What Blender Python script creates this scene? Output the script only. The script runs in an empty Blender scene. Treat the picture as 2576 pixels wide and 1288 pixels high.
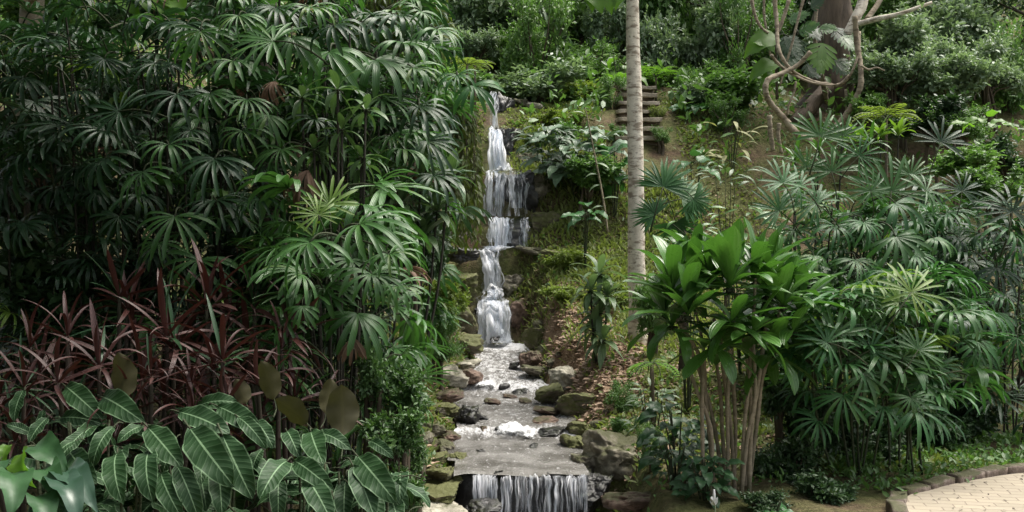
import bpy, math, random
import numpy as np
from mathutils import Vector, Matrix, noise

rng = np.random.default_rng(11)
random.seed(11)
R = math.radians
scene = bpy.context.scene
col = scene.collection
CZ = 2.0                      # eye height, metres above the ground by the pool

def P(u, v, d):
    """pixel of a 2576 wide view and a distance -> a point of the place"""
    return Vector(((u - 1288) / 2576 * d, d, CZ - (v - 644) / 2576 * d))

# ------------------------------------------------------------------ materials
def nt(name):
    m = bpy.data.materials.new(name); m.use_nodes = True
    t = m.node_tree; t.nodes.clear()
    return m, t, t.nodes.new

def link(t, a, b): t.links.new(a, b)

def ramp(N, pts):
    r = N('ShaderNodeValToRGB'); e = r.color_ramp.elements
    while len(e) < len(pts): e.new(0.5)
    for q, (p, c) in zip(e, pts):
        q.position = p; q.color = (*c, 1) if len(c) == 3 else c
    return r

def mathn(t, N, op, a, b=None, clamp=False):
    n = N('ShaderNodeMath'); n.operation = op; n.use_clamp = clamp
    for i, x in enumerate((a, b)):
        if x is None: continue
        if isinstance(x, (int, float)): n.inputs[i].default_value = x
        else: link(t, x, n.inputs[i])
    return n.outputs[0]

def mixc(t, N, f, a, b):
    n = N('ShaderNodeMix'); n.data_type = 'RGBA'
    if isinstance(f, (int, float)): n.inputs[0].default_value = f
    else: link(t, f, n.inputs[0])
    for k, x in ((6, a), (7, b)):
        if isinstance(x, tuple): n.inputs[k].default_value = (*x, 1)
        else: link(t, x, n.inputs[k])
    return n.outputs[2]

def noise_tex(t, N, scale, detail=4, vec=None, rough=0.55):
    n = N('ShaderNodeTexNoise'); n.inputs['Scale'].default_value = scale
    n.inputs['Detail'].default_value = detail; n.inputs['Roughness'].default_value = rough
    if vec is not None: link(t, vec, n.inputs['Vector'])
    return n

def leaf_mat(name, dark, light, old=None, rough=0.38, trans=0.22, tcol=None, spec=0.5, veins=None, grain=True):
    m, t, N = nt(name)
    geo = N('ShaderNodeNewGeometry'); oi = N('ShaderNodeObjectInfo')
    tc = N('ShaderNodeTexCoord')
    mx = mathn(t, N, 'MULTIPLY_ADD', geo.outputs['Random Per Island'], 0.6)
    t.nodes[-1].inputs[2].default_value = 0.0
    s = mathn(t, N, 'ADD', mx, mathn(t, N, 'MULTIPLY', oi.outputs['Random'], 0.4))
    pts = [(0.08, dark), (0.75, light)]
    if old is not None: pts.append((0.97, old))
    r = ramp(N, pts); link(t, s, r.inputs[0])
    c = r.outputs[0]
    n1 = noise_tex(t, N, 9, 3, tc.outputs['Object'])
    f1 = mathn(t, N, 'MULTIPLY', n1.outputs[0], 0.5, True)
    c = mixc(t, N, f1, c, tuple(x * 0.55 for x in dark))
    uv = N('ShaderNodeUVMap')
    sep = N('ShaderNodeSeparateXYZ'); link(t, uv.outputs[0], sep.inputs[0])
    ax = mathn(t, N, 'ABSOLUTE', sep.outputs[0])           # 0 on the midrib, 1 on the edge
    if veins:
        vc, nv, midw, edge = veins
        mid = mathn(t, N, 'LESS_THAN', ax, midw)
        slant = mathn(t, N, 'SUBTRACT', mathn(t, N, 'MULTIPLY', sep.outputs[1], nv), mathn(t, N, 'MULTIPLY', ax, 1.6))
        fr = mathn(t, N, 'FRACT', slant)
        tri = mathn(t, N, 'ABSOLUTE', mathn(t, N, 'SUBTRACT', fr, 0.5))
        vn = mathn(t, N, 'MULTIPLY', mathn(t, N, 'GREATER_THAN', tri, 0.44), 0.15)
        ed = mathn(t, N, 'MULTIPLY', mathn(t, N, 'GREATER_THAN', ax, 1 - edge), 0.45)
        f = mathn(t, N, 'MAXIMUM', mathn(t, N, 'MAXIMUM', mathn(t, N, 'MULTIPLY', mid, 0.75), vn), ed)
        c = mixc(t, N, f, c, vc)
        hgt = tri
    else:
        mid = mathn(t, N, 'LESS_THAN', ax, 0.10)
        c = mixc(t, N, mathn(t, N, 'MULTIPLY', mid, 0.35), c, light)
        hgt = mathn(t, N, 'SINE', mathn(t, N, 'MULTIPLY', sep.outputs[0], 14.0))
    p = N('ShaderNodeBsdfPrincipled')
    link(t, c, p.inputs['Base Color'])
    rr = mathn(t, N, 'MULTIPLY_ADD', n1.outputs[0], 0.25); t.nodes[-1].inputs[2].default_value = rough - 0.12
    link(t, rr, p.inputs['Roughness']); p.inputs['Specular IOR Level'].default_value = spec
    if grain:
        b = N('ShaderNodeBump'); b.inputs['Strength'].default_value = 0.35 if veins else 0.25; b.inputs['Distance'].default_value = 0.010 if veins else 0.004
        link(t, hgt, b.inputs['Height']); link(t, b.outputs[0], p.inputs['Normal'])
    tr = N('ShaderNodeBsdfTranslucent')
    tcl = tcol or (light[0] * 1.6, light[1] * 1.9, light[2] * 0.8)
    tcn = mixc(t, N, 0.6, c, tcl); link(t, tcn, tr.inputs[0])
    ms = N('ShaderNodeMixShader'); ms.inputs[0].default_value = trans
    link(t, p.outputs[0], ms.inputs[1]); link(t, tr.outputs[0], ms.inputs[2])
    o = N('ShaderNodeOutputMaterial'); link(t, ms.outputs[0], o.inputs[0])
    return m

def bark_mat(name, a, b, spot=None, scale=6.0, stretch=(1, 1, 0.3), rough=0.85, moss=None, bump=0.6):
    m, t, N = nt(name)
    tc = N('ShaderNodeTexCoord'); mp = N('ShaderNodeMapping'); mp.inputs['Scale'].default_value = stretch
    link(t, tc.outputs['Object'], mp.inputs[0])
    n1 = noise_tex(t, N, scale, 8, mp.outputs[0], 0.65)
    r = ramp(N, [(0.3, a), (0.7, b)]); link(t, n1.outputs[0], r.inputs[0]); c = r.outputs[0]
    if spot:
        mp2 = N('ShaderNodeMapping'); mp2.inputs['Scale'].default_value = (.8, .8, 2.6); link(t, tc.outputs['Object'], mp2.inputs[0])
        n2 = noise_tex(t, N, 7.0, 6, mp2.outputs[0], 0.65)
        rs = ramp(N, [(0.51, (0, 0, 0)), (0.60, (1, 1, 1))]); link(t, n2.outputs[0], rs.inputs[0])
        c = mixc(t, N, mathn(t, N, 'MULTIPLY', rs.outputs[0], 0.92), c, spot)
        n4 = noise_tex(t, N, 26.0, 3, tc.outputs['Object'], 0.6)
        rs4 = ramp(N, [(0.62, (0, 0, 0)), (0.68, (1, 1, 1))]); link(t, n4.outputs[0], rs4.inputs[0])
        c = mixc(t, N, mathn(t, N, 'MULTIPLY', rs4.outputs[0], 0.6), c, tuple(x * 0.5 for x in spot))
    if moss:
        n3 = noise_tex(t, N, 2.2, 5, tc.outputs['Object'])
        rm = ramp(N, [(0.48, (0, 0, 0)), (0.62, (1, 1, 1))]); link(t, n3.outputs[0], rm.inputs[0])
        c = mixc(t, N, mathn(t, N, 'MULTIPLY', rm.outputs[0], 0.8), c, moss)
    p = N('ShaderNodeBsdfPrincipled'); link(t, c, p.inputs['Base Color']); p.inputs['Roughness'].default_value = rough
    bp = N('ShaderNodeBump'); bp.inputs['Strength'].default_value = bump; bp.inputs['Distance'].default_value = 0.02
    link(t, n1.outputs[0], bp.inputs['Height']); link(t, bp.outputs[0], p.inputs['Normal'])
    o = N('ShaderNodeOutputMaterial'); link(t, p.outputs[0], o.inputs[0])
    return m

def rock_mat(name, a, b, moss=(0.07, 0.075, 0.02), amount=0.5, rough=0.8, scale=5.0):
    m, t, N = nt(name)
    tc = N('ShaderNodeTexCoord'); geo = N('ShaderNodeNewGeometry'); oi = N('ShaderNodeObjectInfo')
    n1 = noise_tex(t, N, scale, 9, geo.outputs['Position'], 0.68)
    r = ramp(N, [(0.36, tuple(x * .55 for x in a)), (0.5, a), (0.62, b)]); link(t, n1.outputs[0], r.inputs[0])
    n0 = noise_tex(t, N, scale * 6, 4, geo.outputs['Position'], 0.7)
    c = mixc(t, N, mathn(t, N, 'MULTIPLY', n0.outputs[0], 0.55), r.outputs[0], tuple(x * 0.35 for x in a))
    c = mixc(t, N, mathn(t, N, 'MULTIPLY', oi.outputs['Random'], 0.35), c, tuple(x * 0.5 for x in b))
    sep = N('ShaderNodeSeparateXYZ'); link(t, geo.outputs['Normal'], sep.inputs[0])
    n2 = noise_tex(t, N, 3.5, 6, geo.outputs['Position'], 0.7)
    k = mathn(t, N, 'ADD', mathn(t, N, 'MULTIPLY', sep.outputs[2], 0.22), n2.outputs[0])
    rm = ramp(N, [(0.72 - amount * 0.35, (0, 0, 0)), (0.86 - amount * 0.35, (1, 1, 1))]); link(t, k, rm.inputs[0])
    mc = mixc(t, N, n0.outputs[0], moss, tuple(x * 0.4 for x in moss))
    c = mixc(t, N, mathn(t, N, 'MULTIPLY', rm.outputs[0], 0.9), c, mc)
    p = N('ShaderNodeBsdfPrincipled'); link(t, c, p.inputs['Base Color']); p.inputs['Roughness'].default_value = rough
    bp = N('ShaderNodeBump'); bp.inputs['Strength'].default_value = 0.7; bp.inputs['Distance'].default_value = 0.03
    link(t, mathn(t, N, 'ADD', n1.outputs[0], mathn(t, N, 'MULTIPLY', n0.outputs[0], 0.4)), bp.inputs['Height'])
    link(t, bp.outputs[0], p.inputs['Normal'])
    o = N('ShaderNodeOutputMaterial'); link(t, p.outputs[0], o.inputs[0])
    return m

M = {}
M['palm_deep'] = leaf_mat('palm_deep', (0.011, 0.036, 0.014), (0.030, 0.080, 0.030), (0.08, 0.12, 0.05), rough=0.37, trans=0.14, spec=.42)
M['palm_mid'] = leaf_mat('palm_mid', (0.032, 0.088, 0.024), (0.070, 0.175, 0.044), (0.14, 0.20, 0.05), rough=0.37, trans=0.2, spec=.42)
M['palm_blue'] = leaf_mat('palm_blue', (0.024, 0.085, 0.028), (0.062, 0.170, 0.050), (0.11, 0.19, 0.06), rough=0.37, trans=0.18, spec=.3)
M['palm_new'] = leaf_mat('palm_new', (0.075, 0.155, 0.018), (0.15, 0.25, 0.035), (0.2, 0.27, 0.05), rough=0.42, trans=0.32)
M['palm_dry'] = leaf_mat('palm_dry', (0.12, 0.068, 0.042), (0.22, 0.135, 0.09), (0.25, 0.17, 0.11), rough=0.7, trans=0.15, tcol=(0.3, 0.17, 0.1))
M['maroon'] = leaf_mat('maroon', (0.022, 0.009, 0.008), (0.072, 0.021, 0.016), (0.045, 0.035, 0.024), rough=0.48, trans=0.08, tcol=(0.12, 0.03, 0.02))
M['calathea'] = leaf_mat('calathea', (0.010, 0.034, 0.011), (0.025, 0.068, 0.020), (0.05, 0.09, 0.03), rough=0.55, trans=0.10, spec=.25, veins=((0.22, 0.34, 0.19), 11, 0.055, 0.085))
M['calathea_back'] = leaf_mat('calathea_back', (0.045, 0.042, 0.017), (0.080, 0.072, 0.024), (0.085, 0.055, 0.032), rough=0.65, trans=0.10, grain=False)
M['glossy'] = leaf_mat('glossy', (0.020, 0.065, 0.024), (0.050, 0.125, 0.045), rough=0.45, trans=0.15, spec=0.4, grain=False)
M['bright'] = leaf_mat('bright', (0.070, 0.165, 0.016), (0.125, 0.25, 0.03), rough=0.45, trans=0.42, grain=False)
M['shrub_grey'] = leaf_mat('shrub_grey', (0.125, 0.19, 0.110), (0.28, 0.37, 0.24), (0.42, 0.48, 0.34), rough=0.38, trans=0.22)
M['shrub_green'] = leaf_mat('shrub_green', (0.060, 0.135, 0.034), (0.150, 0.275, 0.075), (0.24, 0.34, 0.10), rough=0.4, trans=0.25)
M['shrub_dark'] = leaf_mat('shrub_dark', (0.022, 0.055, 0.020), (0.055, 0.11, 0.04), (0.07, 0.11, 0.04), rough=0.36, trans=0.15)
M['shrub_lime'] = leaf_mat('shrub_lime', (0.10, 0.155, 0.022), (0.19, 0.25, 0.05), (0.25, 0.28, 0.07), rough=0.45, trans=0.35)
M['fern'] = leaf_mat('fern', (0.055, 0.085, 0.012), (0.115, 0.145, 0.025), (0.14, 0.13, 0.03), rough=0.5, trans=0.3)
M['moss'] = leaf_mat('moss', (0.105, 0.140, 0.036), (0.24, 0.285, 0.085), (0.32, 0.32, 0.13), rough=0.55, trans=0.3)
M['cordy'] = leaf_mat('cordy', (0.032, 0.092, 0.018), (0.080, 0.190, 0.036), (0.14, 0.27, 0.05), rough=0.30, trans=0.2)
M['drac'] = leaf_mat('drac', (0.040, 0.085, 0.030), (0.090, 0.155, 0.060), (0.16, 0.19, 0.10), rough=0.36, trans=0.2)
M['croton'] = leaf_mat('croton', (0.08, 0.145, 0.065), (0.16, 0.24, 0.115), (0.25, 0.26, 0.05), rough=0.38, trans=0.22)
M['cream'] = leaf_mat('cream', (0.30, 0.32, 0.14), (0.50, 0.48, 0.24), (0.55, 0.5, 0.2), rough=0.45, trans=0.25)
M['shrub_pale'] = leaf_mat('shrub_pale', (0.06, 0.115, 0.065), (0.12, 0.19, 0.11), rough=0.42, trans=0.12, spec=.45)
M['arum_dark'] = leaf_mat('arum_dark', (0.022, 0.058, 0.034), (0.05, 0.105, 0.065), rough=0.33, trans=0.12, spec=.5, grain=False)
M['leafy'] = leaf_mat('leafy', (0.030, 0.075, 0.022), (0.085, 0.165, 0.050), (0.14, 0.21, 0.07), rough=0.38, trans=0.22)
M['litter'] = leaf_mat('litter', (0.22, 0.14, 0.09), (0.46, 0.33, 0.23), (0.56, 0.47, 0.37), rough=0.75, trans=0.05, tcol=(0.3, 0.2, 0.1), grain=False)
M['cane'] = bark_mat('cane', (0.014, 0.013, 0.009), (0.036, 0.032, 0.019), scale=18, stretch=(1, 1, 3))
M['canegreen'] = bark_mat('canegreen', (0.02, 0.028, 0.012), (0.045, 0.058, 0.02), scale=18, stretch=(1, 1, 3))
M['stem_tan'] = bark_mat('stem_tan', (0.16, 0.13, 0.085), (0.34, 0.285, 0.20), scale=9, stretch=(1, 1, 2.2), moss=(0.09, 0.09, 0.05))
M['twig'] = bark_mat('twig', (0.05, 0.038, 0.025), (0.11, 0.085, 0.055), scale=14)
M['pale_bark'] = bark_mat('pale_bark', (0.50, 0.44, 0.35), (0.80, 0.74, 0.63), spot=(0.24, 0.19, 0.14), scale=7, stretch=(1, 1, 0.8), bump=0.4)
M['brown_bark'] = bark_mat('brown_bark', (0.055, 0.040, 0.029), (0.16, 0.12, 0.085), scale=7, stretch=(1.3, 1.3, 0.22), bump=1.0)
M['liana'] = bark_mat('liana', (0.19, 0.15, 0.10), (0.40, 0.34, 0.25), spot=(0.12, 0.09, 0.06), scale=8, stretch=(1, 1, 1), bump=0.7)
M['dark_bark'] = bark_mat('dark_bark', (0.03, 0.022, 0.016), (0.07, 0.05, 0.036), scale=7, stretch=(1.3, 1.3, 0.25), moss=(0.03, 0.035, 0.015))
M['rock'] = rock_mat('rock', (0.20, 0.175, 0.13), (0.46, 0.42, 0.33), amount=0.5)
M['rock_moss'] = rock_mat('rock_moss', (0.16, 0.14, 0.095), (0.36, 0.32, 0.22), moss=(0.12, 0.13, 0.032), amount=0.95)
M['rock_pale'] = rock_mat('rock_pale', (0.36, 0.33, 0.26), (0.68, 0.64, 0.52), amount=0.15)
M['rock_wet'] = rock_mat('rock_wet', (0.020, 0.019, 0.019), (0.075, 0.070, 0.068), moss=(0.03, 0.035, 0.012), amount=0.25, rough=0.3)
M['rock_red'] = rock_mat('rock_red', (0.12, 0.075, 0.055), (0.30, 0.20, 0.15), amount=0.3)
M['step'] = rock_mat('step', (0.40, 0.34, 0.26), (0.68, 0.60, 0.49), amount=0.3)
M['riser'] = rock_mat('riser', (0.16, 0.12, 0.09), (0.32, 0.25, 0.19), amount=0.3)
M['kerb'] = rock_mat('kerb', (0.17, 0.125, 0.10), (0.32, 0.26, 0.215), amount=0.45, scale=8)

def ground_mat():
    m, t, N = nt('ground_soil')
    geo = N('ShaderNodeNewGeometry'); pos = geo.outputs['Position']
    n1 = noise_tex(t, N, 1.1, 7, pos, 0.65); n2 = noise_tex(t, N, 14, 6, pos, 0.7); n3 = noise_tex(t, N, 45, 3, pos, 0.6)
    soil = ramp(N, [(0.3, (0.045, 0.032, 0.02)), (0.7, (0.18, 0.125, 0.08))]); link(t, n2.outputs[0], soil.inputs[0])
    moss = ramp(N, [(0.3, (0.055, 0.058, 0.020)), (0.7, (0.17, 0.175, 0.07))]); link(t, n2.outputs[0], moss.inputs[0])
    lit = ramp(N, [(0.35, (0.15, 0.09, 0.055)), (0.65, (0.48, 0.35, 0.24))]); link(t, n3.outputs[0], lit.inputs[0])
    mr = ramp(N, [(0.38, (0, 0, 0)), (0.56, (1, 1, 1))]); link(t, n1.outputs[0], mr.inputs[0])
    c = mixc(t, N, mr.outputs[0], soil.outputs[0], moss.outputs[0])
    # a bare litter-strewn patch of the right bank
    sep = N('ShaderNodeSeparateXYZ'); link(t, pos, sep.inputs[0])
    def bump1(o, c0, w):
        d = mathn(t, N, 'ABSOLUTE', mathn(t, N, 'SUBTRACT', o, c0))
        return mathn(t, N, 'SUBTRACT', 1.0, mathn(t, N, 'DIVIDE', d, w), True)
    k = mathn(t, N, 'MULTIPLY', bump1(sep.outputs[0], 1.0, 1.3), bump1(sep.outputs[1], 13.9, 3.8))
    k = mathn(t, N, 'ADD', mathn(t, N, 'MULTIPLY', k, 1.5), mathn(t, N, 'MULTIPLY', n1.outputs[0], 0.5))
    lr = ramp(N, [(0.62, (0, 0, 0)), (0.85, (1, 1, 1))]); link(t, k, lr.inputs[0])
    c = mixc(t, N, lr.outputs[0], c, lit.outputs[0])
    p = N('ShaderNodeBsdfPrincipled'); link(t, c, p.inputs['Base Color']); p.inputs['Roughness'].default_value = 0.95
    p.inputs['Specular IOR Level'].default_value = 0.2
    bp = N('ShaderNodeBump'); bp.inputs['Strength'].default_value = 0.9; bp.inputs['Distance'].default_value = 0.05
    link(t, mathn(t, N, 'ADD', n2.outputs[0], mathn(t, N, 'MULTIPLY', n3.outputs[0], 0.5)), bp.inputs['Height'])
    link(t, bp.outputs[0], p.inputs['Normal'])
    o = N('ShaderNodeOutputMaterial'); link(t, p.outputs[0], o.inputs[0])
    return m

def pool_mat():
    m, t, N = nt('pool_water')
    geo = N('ShaderNodeNewGeometry'); pos = geo.outputs['Position']
    mp = N('ShaderNodeMapping'); mp.inputs['Scale'].default_value = (1.0, 0.45, 1); link(t, pos, mp.inputs[0])
    n1 = noise_tex(t, N, 15, 6, mp.outputs[0], 0.7); n2 = noise_tex(t, N, 48, 4, mp.outputs[0], 0.65); n0 = noise_tex(t, N, 2.4, 4, pos, 0.6)
    r = ramp(N, [(0.36, (0.10, 0.093, 0.082)), (0.64, (0.30, 0.29, 0.275))]); link(t, n0.outputs[0], r.inputs[0])
    uv = N('ShaderNodeUVMap'); sep = N('ShaderNodeSeparateXYZ'); link(t, uv.outputs[0], sep.inputs[0])  # v carries how broken the water is there
    k = mathn(t, N, 'ADD', mathn(t, N, 'MULTIPLY', n1.outputs[0], 0.65), mathn(t, N, 'MULTIPLY', n2.outputs[0], 0.35))
    k = mathn(t, N, 'ADD', k, mathn(t, N, 'MULTIPLY', sep.outputs[1], 0.34))
    fr = ramp(N, [(0.56, (0, 0, 0)), (0.74, (1, 1, 1))]); link(t, k, fr.inputs[0])
    c = mixc(t, N, fr.outputs[0], r.outputs[0], (0.80, 0.80, 0.82))
    p = N('ShaderNodeBsdfPrincipled'); link(t, c, p.inputs['Base Color'])
    link(t, mathn(t, N, 'MULTIPLY_ADD', fr.outputs[0], 0.4), p.inputs['Roughness']); t.nodes[-1].inputs[2].default_value = 0.14
    p.inputs['IOR'].default_value = 1.33
    bp = N('ShaderNodeBump'); bp.inputs['Strength'].default_value = 1.0; bp.inputs['Distance'].default_value = 0.06
    link(t, k, bp.inputs['Height']); link(t, bp.outputs[0], p.inputs['Normal'])
    o = N('ShaderNodeOutputMaterial'); link(t, p.outputs[0], o.inputs[0])
    return m

def fall_mat(name, cover, body=0.9, fade=0.0):
    """falling water: white threads with clear gaps between; cover 0..1 says how closed the sheet is"""
    m, t, N = nt(name)
    uv = N('ShaderNodeUVMap')
    def streak(sx, sy, det):
        mp = N('ShaderNodeMapping'); mp.inputs['Scale'].default_value = (sx, sy, 1); link(t, uv.outputs[0], mp.inputs[0])
        return noise_tex(t, N, 1.0, det, mp.outputs[0], 0.6).outputs[0]
    a = streak(26, 1.3, 3); b = streak(70, 3.2, 3); c0 = streak(7, 2.2, 4)
    k = mathn(t, N, 'ADD', mathn(t, N, 'MULTIPLY', a, 0.5), mathn(t, N, 'ADD', mathn(t, N, 'MULTIPLY', b, 0.28), mathn(t, N, 'MULTIPLY', c0, 0.25)))
    mpw = streak(3.2, 0.9, 5); k = mathn(t, N, 'ADD', k, mathn(t, N, 'MULTIPLY', mathn(t, N, 'SUBTRACT', mpw, 0.5), 0.5))
    if fade:
        sep = N('ShaderNodeSeparateXYZ'); link(t, uv.outputs[0], sep.inputs[0])
        k = mathn(t, N, 'SUBTRACT', k, mathn(t, N, 'MULTIPLY', sep.outputs[1], fade))
    lo = 0.66 - cover * 0.42
    r = ramp(N, [(lo, (0, 0, 0)), (lo + 0.16, (1, 1, 1))]); link(t, k, r.inputs[0])
    p = N('ShaderNodeBsdfPrincipled')
    cc = mixc(t, N, b, (body * 0.80, body * 0.83, body * 0.90), (body, body, body * 1.04))
    link(t, cc, p.inputs['Base Color']); p.inputs['Roughness'].default_value = 0.35
    bp = N('ShaderNodeBump'); bp.inputs['Strength'].default_value = 0.6; bp.inputs['Distance'].default_value = 0.03
    link(t, k, bp.inputs['Height']); link(t, bp.outputs[0], p.inputs['Normal'])
    tl = N('ShaderNodeBsdfTranslucent'); tl.inputs[0].default_value = (0.88, 0.90, 0.94, 1)
    m1 = N('ShaderNodeMixShader'); m1.inputs[0].default_value = 0.42; link(t, p.outputs[0], m1.inputs[1]); link(t, tl.outputs[0], m1.inputs[2])
    tp = N('ShaderNodeBsdfTransparent'); tp.inputs[0].default_value = (0.93, 0.95, 0.97, 1)
    ms = N('ShaderNodeMixShader'); link(t, mathn(t, N, 'MULTIPLY', r.outputs[0], 0.94), ms.inputs[0])
    link(t, tp.outputs[0], ms.inputs[1]); link(t, m1.outputs[0], ms.inputs[2])
    o = N('ShaderNodeOutputMaterial'); link(t, ms.outputs[0], o.inputs[0])
    return m

def foam_mat():
    m, t, N = nt('foam')
    geo = N('ShaderNodeNewGeometry'); pos = geo.outputs['Position']; uv = N('ShaderNodeUVMap'); sep = N('ShaderNodeSeparateXYZ'); link(t, uv.outputs[0], sep.inputs[0])
    def hump(o): return mathn(t, N, 'MULTIPLY', mathn(t, N, 'MULTIPLY', o, mathn(t, N, 'SUBTRACT', 1.0, o)), 4.0)
    e = mathn(t, N, 'MULTIPLY', hump(sep.outputs[0]), hump(sep.outputs[1]))
    n1 = noise_tex(t, N, 9, 5, pos, 0.65); n2 = noise_tex(t, N, 38, 4, pos, 0.65)
    k = mathn(t, N, 'ADD', mathn(t, N, 'MULTIPLY', n1.outputs[0], .7), mathn(t, N, 'ADD', mathn(t, N, 'MULTIPLY', n2.outputs[0], .5), mathn(t, N, 'MULTIPLY', e, .42)))
    r = ramp(N, [(0.76, (0, 0, 0)), (0.96, (1, 1, 1))]); link(t, k, r.inputs[0])
    p = N('ShaderNodeBsdfPrincipled'); p.inputs['Base Color'].default_value = (.86, .88, .9, 1); p.inputs['Roughness'].default_value = .5
    bp = N('ShaderNodeBump'); bp.inputs['Strength'].default_value = 0.9; bp.inputs['Distance'].default_value = 0.04; link(t, k, bp.inputs['Height']); link(t, bp.outputs[0], p.inputs['Normal'])
    tp = N('ShaderNodeBsdfTransparent'); ms = N('ShaderNodeMixShader'); link(t, r.outputs[0], ms.inputs[0]); link(t, tp.outputs[0], ms.inputs[1]); link(t, p.outputs[0], ms.inputs[2])
    o = N('ShaderNodeOutputMaterial'); link(t, ms.outputs[0], o.inputs[0])
    return m

def paving_mat():
    m, t, N = nt('brick_paving')
    tc = N('ShaderNodeTexCoord'); mp = N('ShaderNodeMapping'); mp.inputs['Rotation'].default_value = (0, 0, R(12))
    link(t, tc.outputs['Object'], mp.inputs[0])
    nd = noise_tex(t, N, 6, 3, tc.outputs['Object'])
    va = N('ShaderNodeVectorMath'); va.operation = 'MULTIPLY_ADD'; link(t, nd.outputs['Color'], va.inputs[0]); va.inputs[1].default_value = (0.03, 0.03, 0); link(t, mp.outputs[0], va.inputs[2])
    bt = N('ShaderNodeTexBrick'); link(t, va.outputs[0], bt.inputs['Vector'])
    bt.inputs['Scale'].default_value = 1.0; bt.inputs['Brick Width'].default_value = 0.21; bt.inputs['Row Height'].default_value = 0.11
    bt.inputs['Mortar Size'].default_value = 0.006; bt.inputs['Mortar Smooth'].default_value = 0.4
    bt.inputs['Color1'].default_value = (0.33, 0.285, 0.21, 1); bt.inputs['Color2'].default_value = (0.27, 0.235, 0.175, 1); bt.inputs['Mortar'].default_value = (0.17, 0.135, 0.10, 1)
    n1 = noise_tex(t, N, 9, 7, tc.outputs['Object'], 0.7)
    rr = ramp(N, [(0.38, (0, 0, 0)), (0.7, (1, 1, 1))]); link(t, n1.outputs[0], rr.inputs[0])
    c = mixc(t, N, mathn(t, N, 'MULTIPLY', rr.outputs[0], 0.75), bt.outputs[0], (0.30, 0.255, 0.20))
    p = N('ShaderNodeBsdfPrincipled'); link(t, c, p.inputs['Base Color']); p.inputs['Roughness'].default_value = 0.85
    bp = N('ShaderNodeBump'); bp.inputs['Strength'].default_value = 0.6; bp.inputs['Distance'].default_value = 0.01; bp.invert = True
    link(t, bt.outputs['Fac'], bp.inputs['Height']); link(t, bp.outputs[0], p.inputs['Normal'])
    o = N('ShaderNodeOutputMaterial'); link(t, p.outputs[0], o.inputs[0])
    return m

def plain(name, c, rough=0.5):
    m, t, N = nt(name)
    p = N('ShaderNodeBsdfPrincipled'); n = noise_tex(t, N, 30, 3)
    cc = mixc(t, N, n.outputs[0], c, tuple(x * 0.8 for x in c)); link(t, cc, p.inputs['Base Color']); p.inputs['Roughness'].default_value = rough
    o = N('ShaderNodeOutputMaterial'); link(t, p.outputs[0], o.inputs[0])
    return m
M['ground'] = ground_mat(); M['pool'] = pool_mat(); M['paving'] = paving_mat()
M['fall_full'] = fall_mat('fall_full', 0.78); M['fall_mid'] = fall_mat('fall_mid', 0.45); M['fall_thin'] = fall_mat('fall_thin', 0.30)
M['fall_weir'] = fall_mat('fall_weir', 0.58, 0.85, 0.16)
M['foam'] = foam_mat()
M['white'] = plain('white_petal', (0.8, 0.8, 0.78)); M['petal_green'] = plain('petal_green', (0.35, 0.42, 0.25)); M['yellow'] = plain('yellow_bloom', (0.55, 0.46, 0.13))

# ------------------------------------------------------------------ mesh helpers
class Geo:
    def __init__(s): s.v, s.f, s.uv, s.n, s.mi = [], [], [], 0, []
    def add(s, v, f, uv=None, mi=0):
        v = np.asarray(v, float); k = len(v)
        s.v.append(v); s.f.extend([tuple(i + s.n for i in q) for q in f]); s.mi.extend([mi] * len(f))
        s.uv.append(np.zeros((k, 2)) if uv is None else np.asarray(uv, float)); s.n += k
        return s
    def many(s, v, f, uv, mats, pos):
        """copies of one small shape: mats (N,3,3) with scale in, pos (N,3)"""
        out = np.einsum('nij,kj->nki', mats, v) + pos[:, None, :]
        k = len(v); n = len(pos)
        base = s.n + np.arange(n) * k
        for q in f:
            a = base[:, None] + np.array(q)[None, :]
            s.f.extend(map(tuple, a.tolist()))
        s.mi.extend([0] * (n * len(f)))
        s.v.append(out.reshape(-1, 3)); s.uv.append(np.tile(uv, (n, 1))); s.n += n * k
        return s
    def mesh(s, name, mats, smooth=True):
        me = bpy.data.meshes.new(name)
        V = np.concatenate(s.v); UV = np.concatenate(s.uv)
        me.from_pydata(V.tolist(), [], s.f)
        lay = me.uv_layers.new(name='UVMap')
        li = np.empty(len(me.loops), dtype=np.int32); me.loops.foreach_get('vertex_index', li)
        lay.data.foreach_set('uv', UV[li].astype(np.float32).ravel())
        for m in (mats if isinstance(mats, (list, tuple)) else [mats]): me.materials.append(m)
        me.polygons.foreach_set('material_index', np.array(s.mi, dtype=np.int32))
        me.polygons.foreach_set('use_smooth', np.full(len(s.f), smooth))
        me.update()
        return me

def link_obj(name, data, parent=None, loc=None, mat=None):
    o = bpy.data.objects.new(name, data); col.objects.link(o)
    if parent is not None: o.parent = parent
    if mat is not None: o.matrix_local = mat
    elif loc is not None: o.location = loc
    return o

def tag(o, label=None, cat=None, group=None, kind=None):
    if label: o['label'] = label
    if cat: o['category'] = cat
    if group: o['group'] = group
    if kind: o['kind'] = kind
    return o

def thing(name, label, cat, loc, group=None, rz=0.0):
    o = bpy.data.objects.new(name, None); col.objects.link(o); o.empty_display_size = 0.1
    o.location = loc; o.rotation_euler = (0, 0, rz)
    return tag(o, label, cat, group)

def basis(f, n):
    """matrix whose Y axis is f (the way a leaf grows) and Z axis near n (its upper face)"""
    f = Vector(f).normalized(); n = Vector(n)
    x = f.cross(n)
    if x.length < 1e-4: x = f.cross(Vector((0.3, 0.5, 0.8)))
    x.normalize(); z = x.cross(f).normalized()
    return Matrix((x, f, z)).transposed()

def place(pos, f, n, s=1.0):
    m = basis(f, n).to_4x4() @ Matrix.Diagonal((s, s, s, 1)) if isinstance(s, (int, float)) else basis(f, n).to_4x4() @ Matrix.Diagonal((*s, 1))
    m.translation = Vector(pos)
    return m

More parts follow.
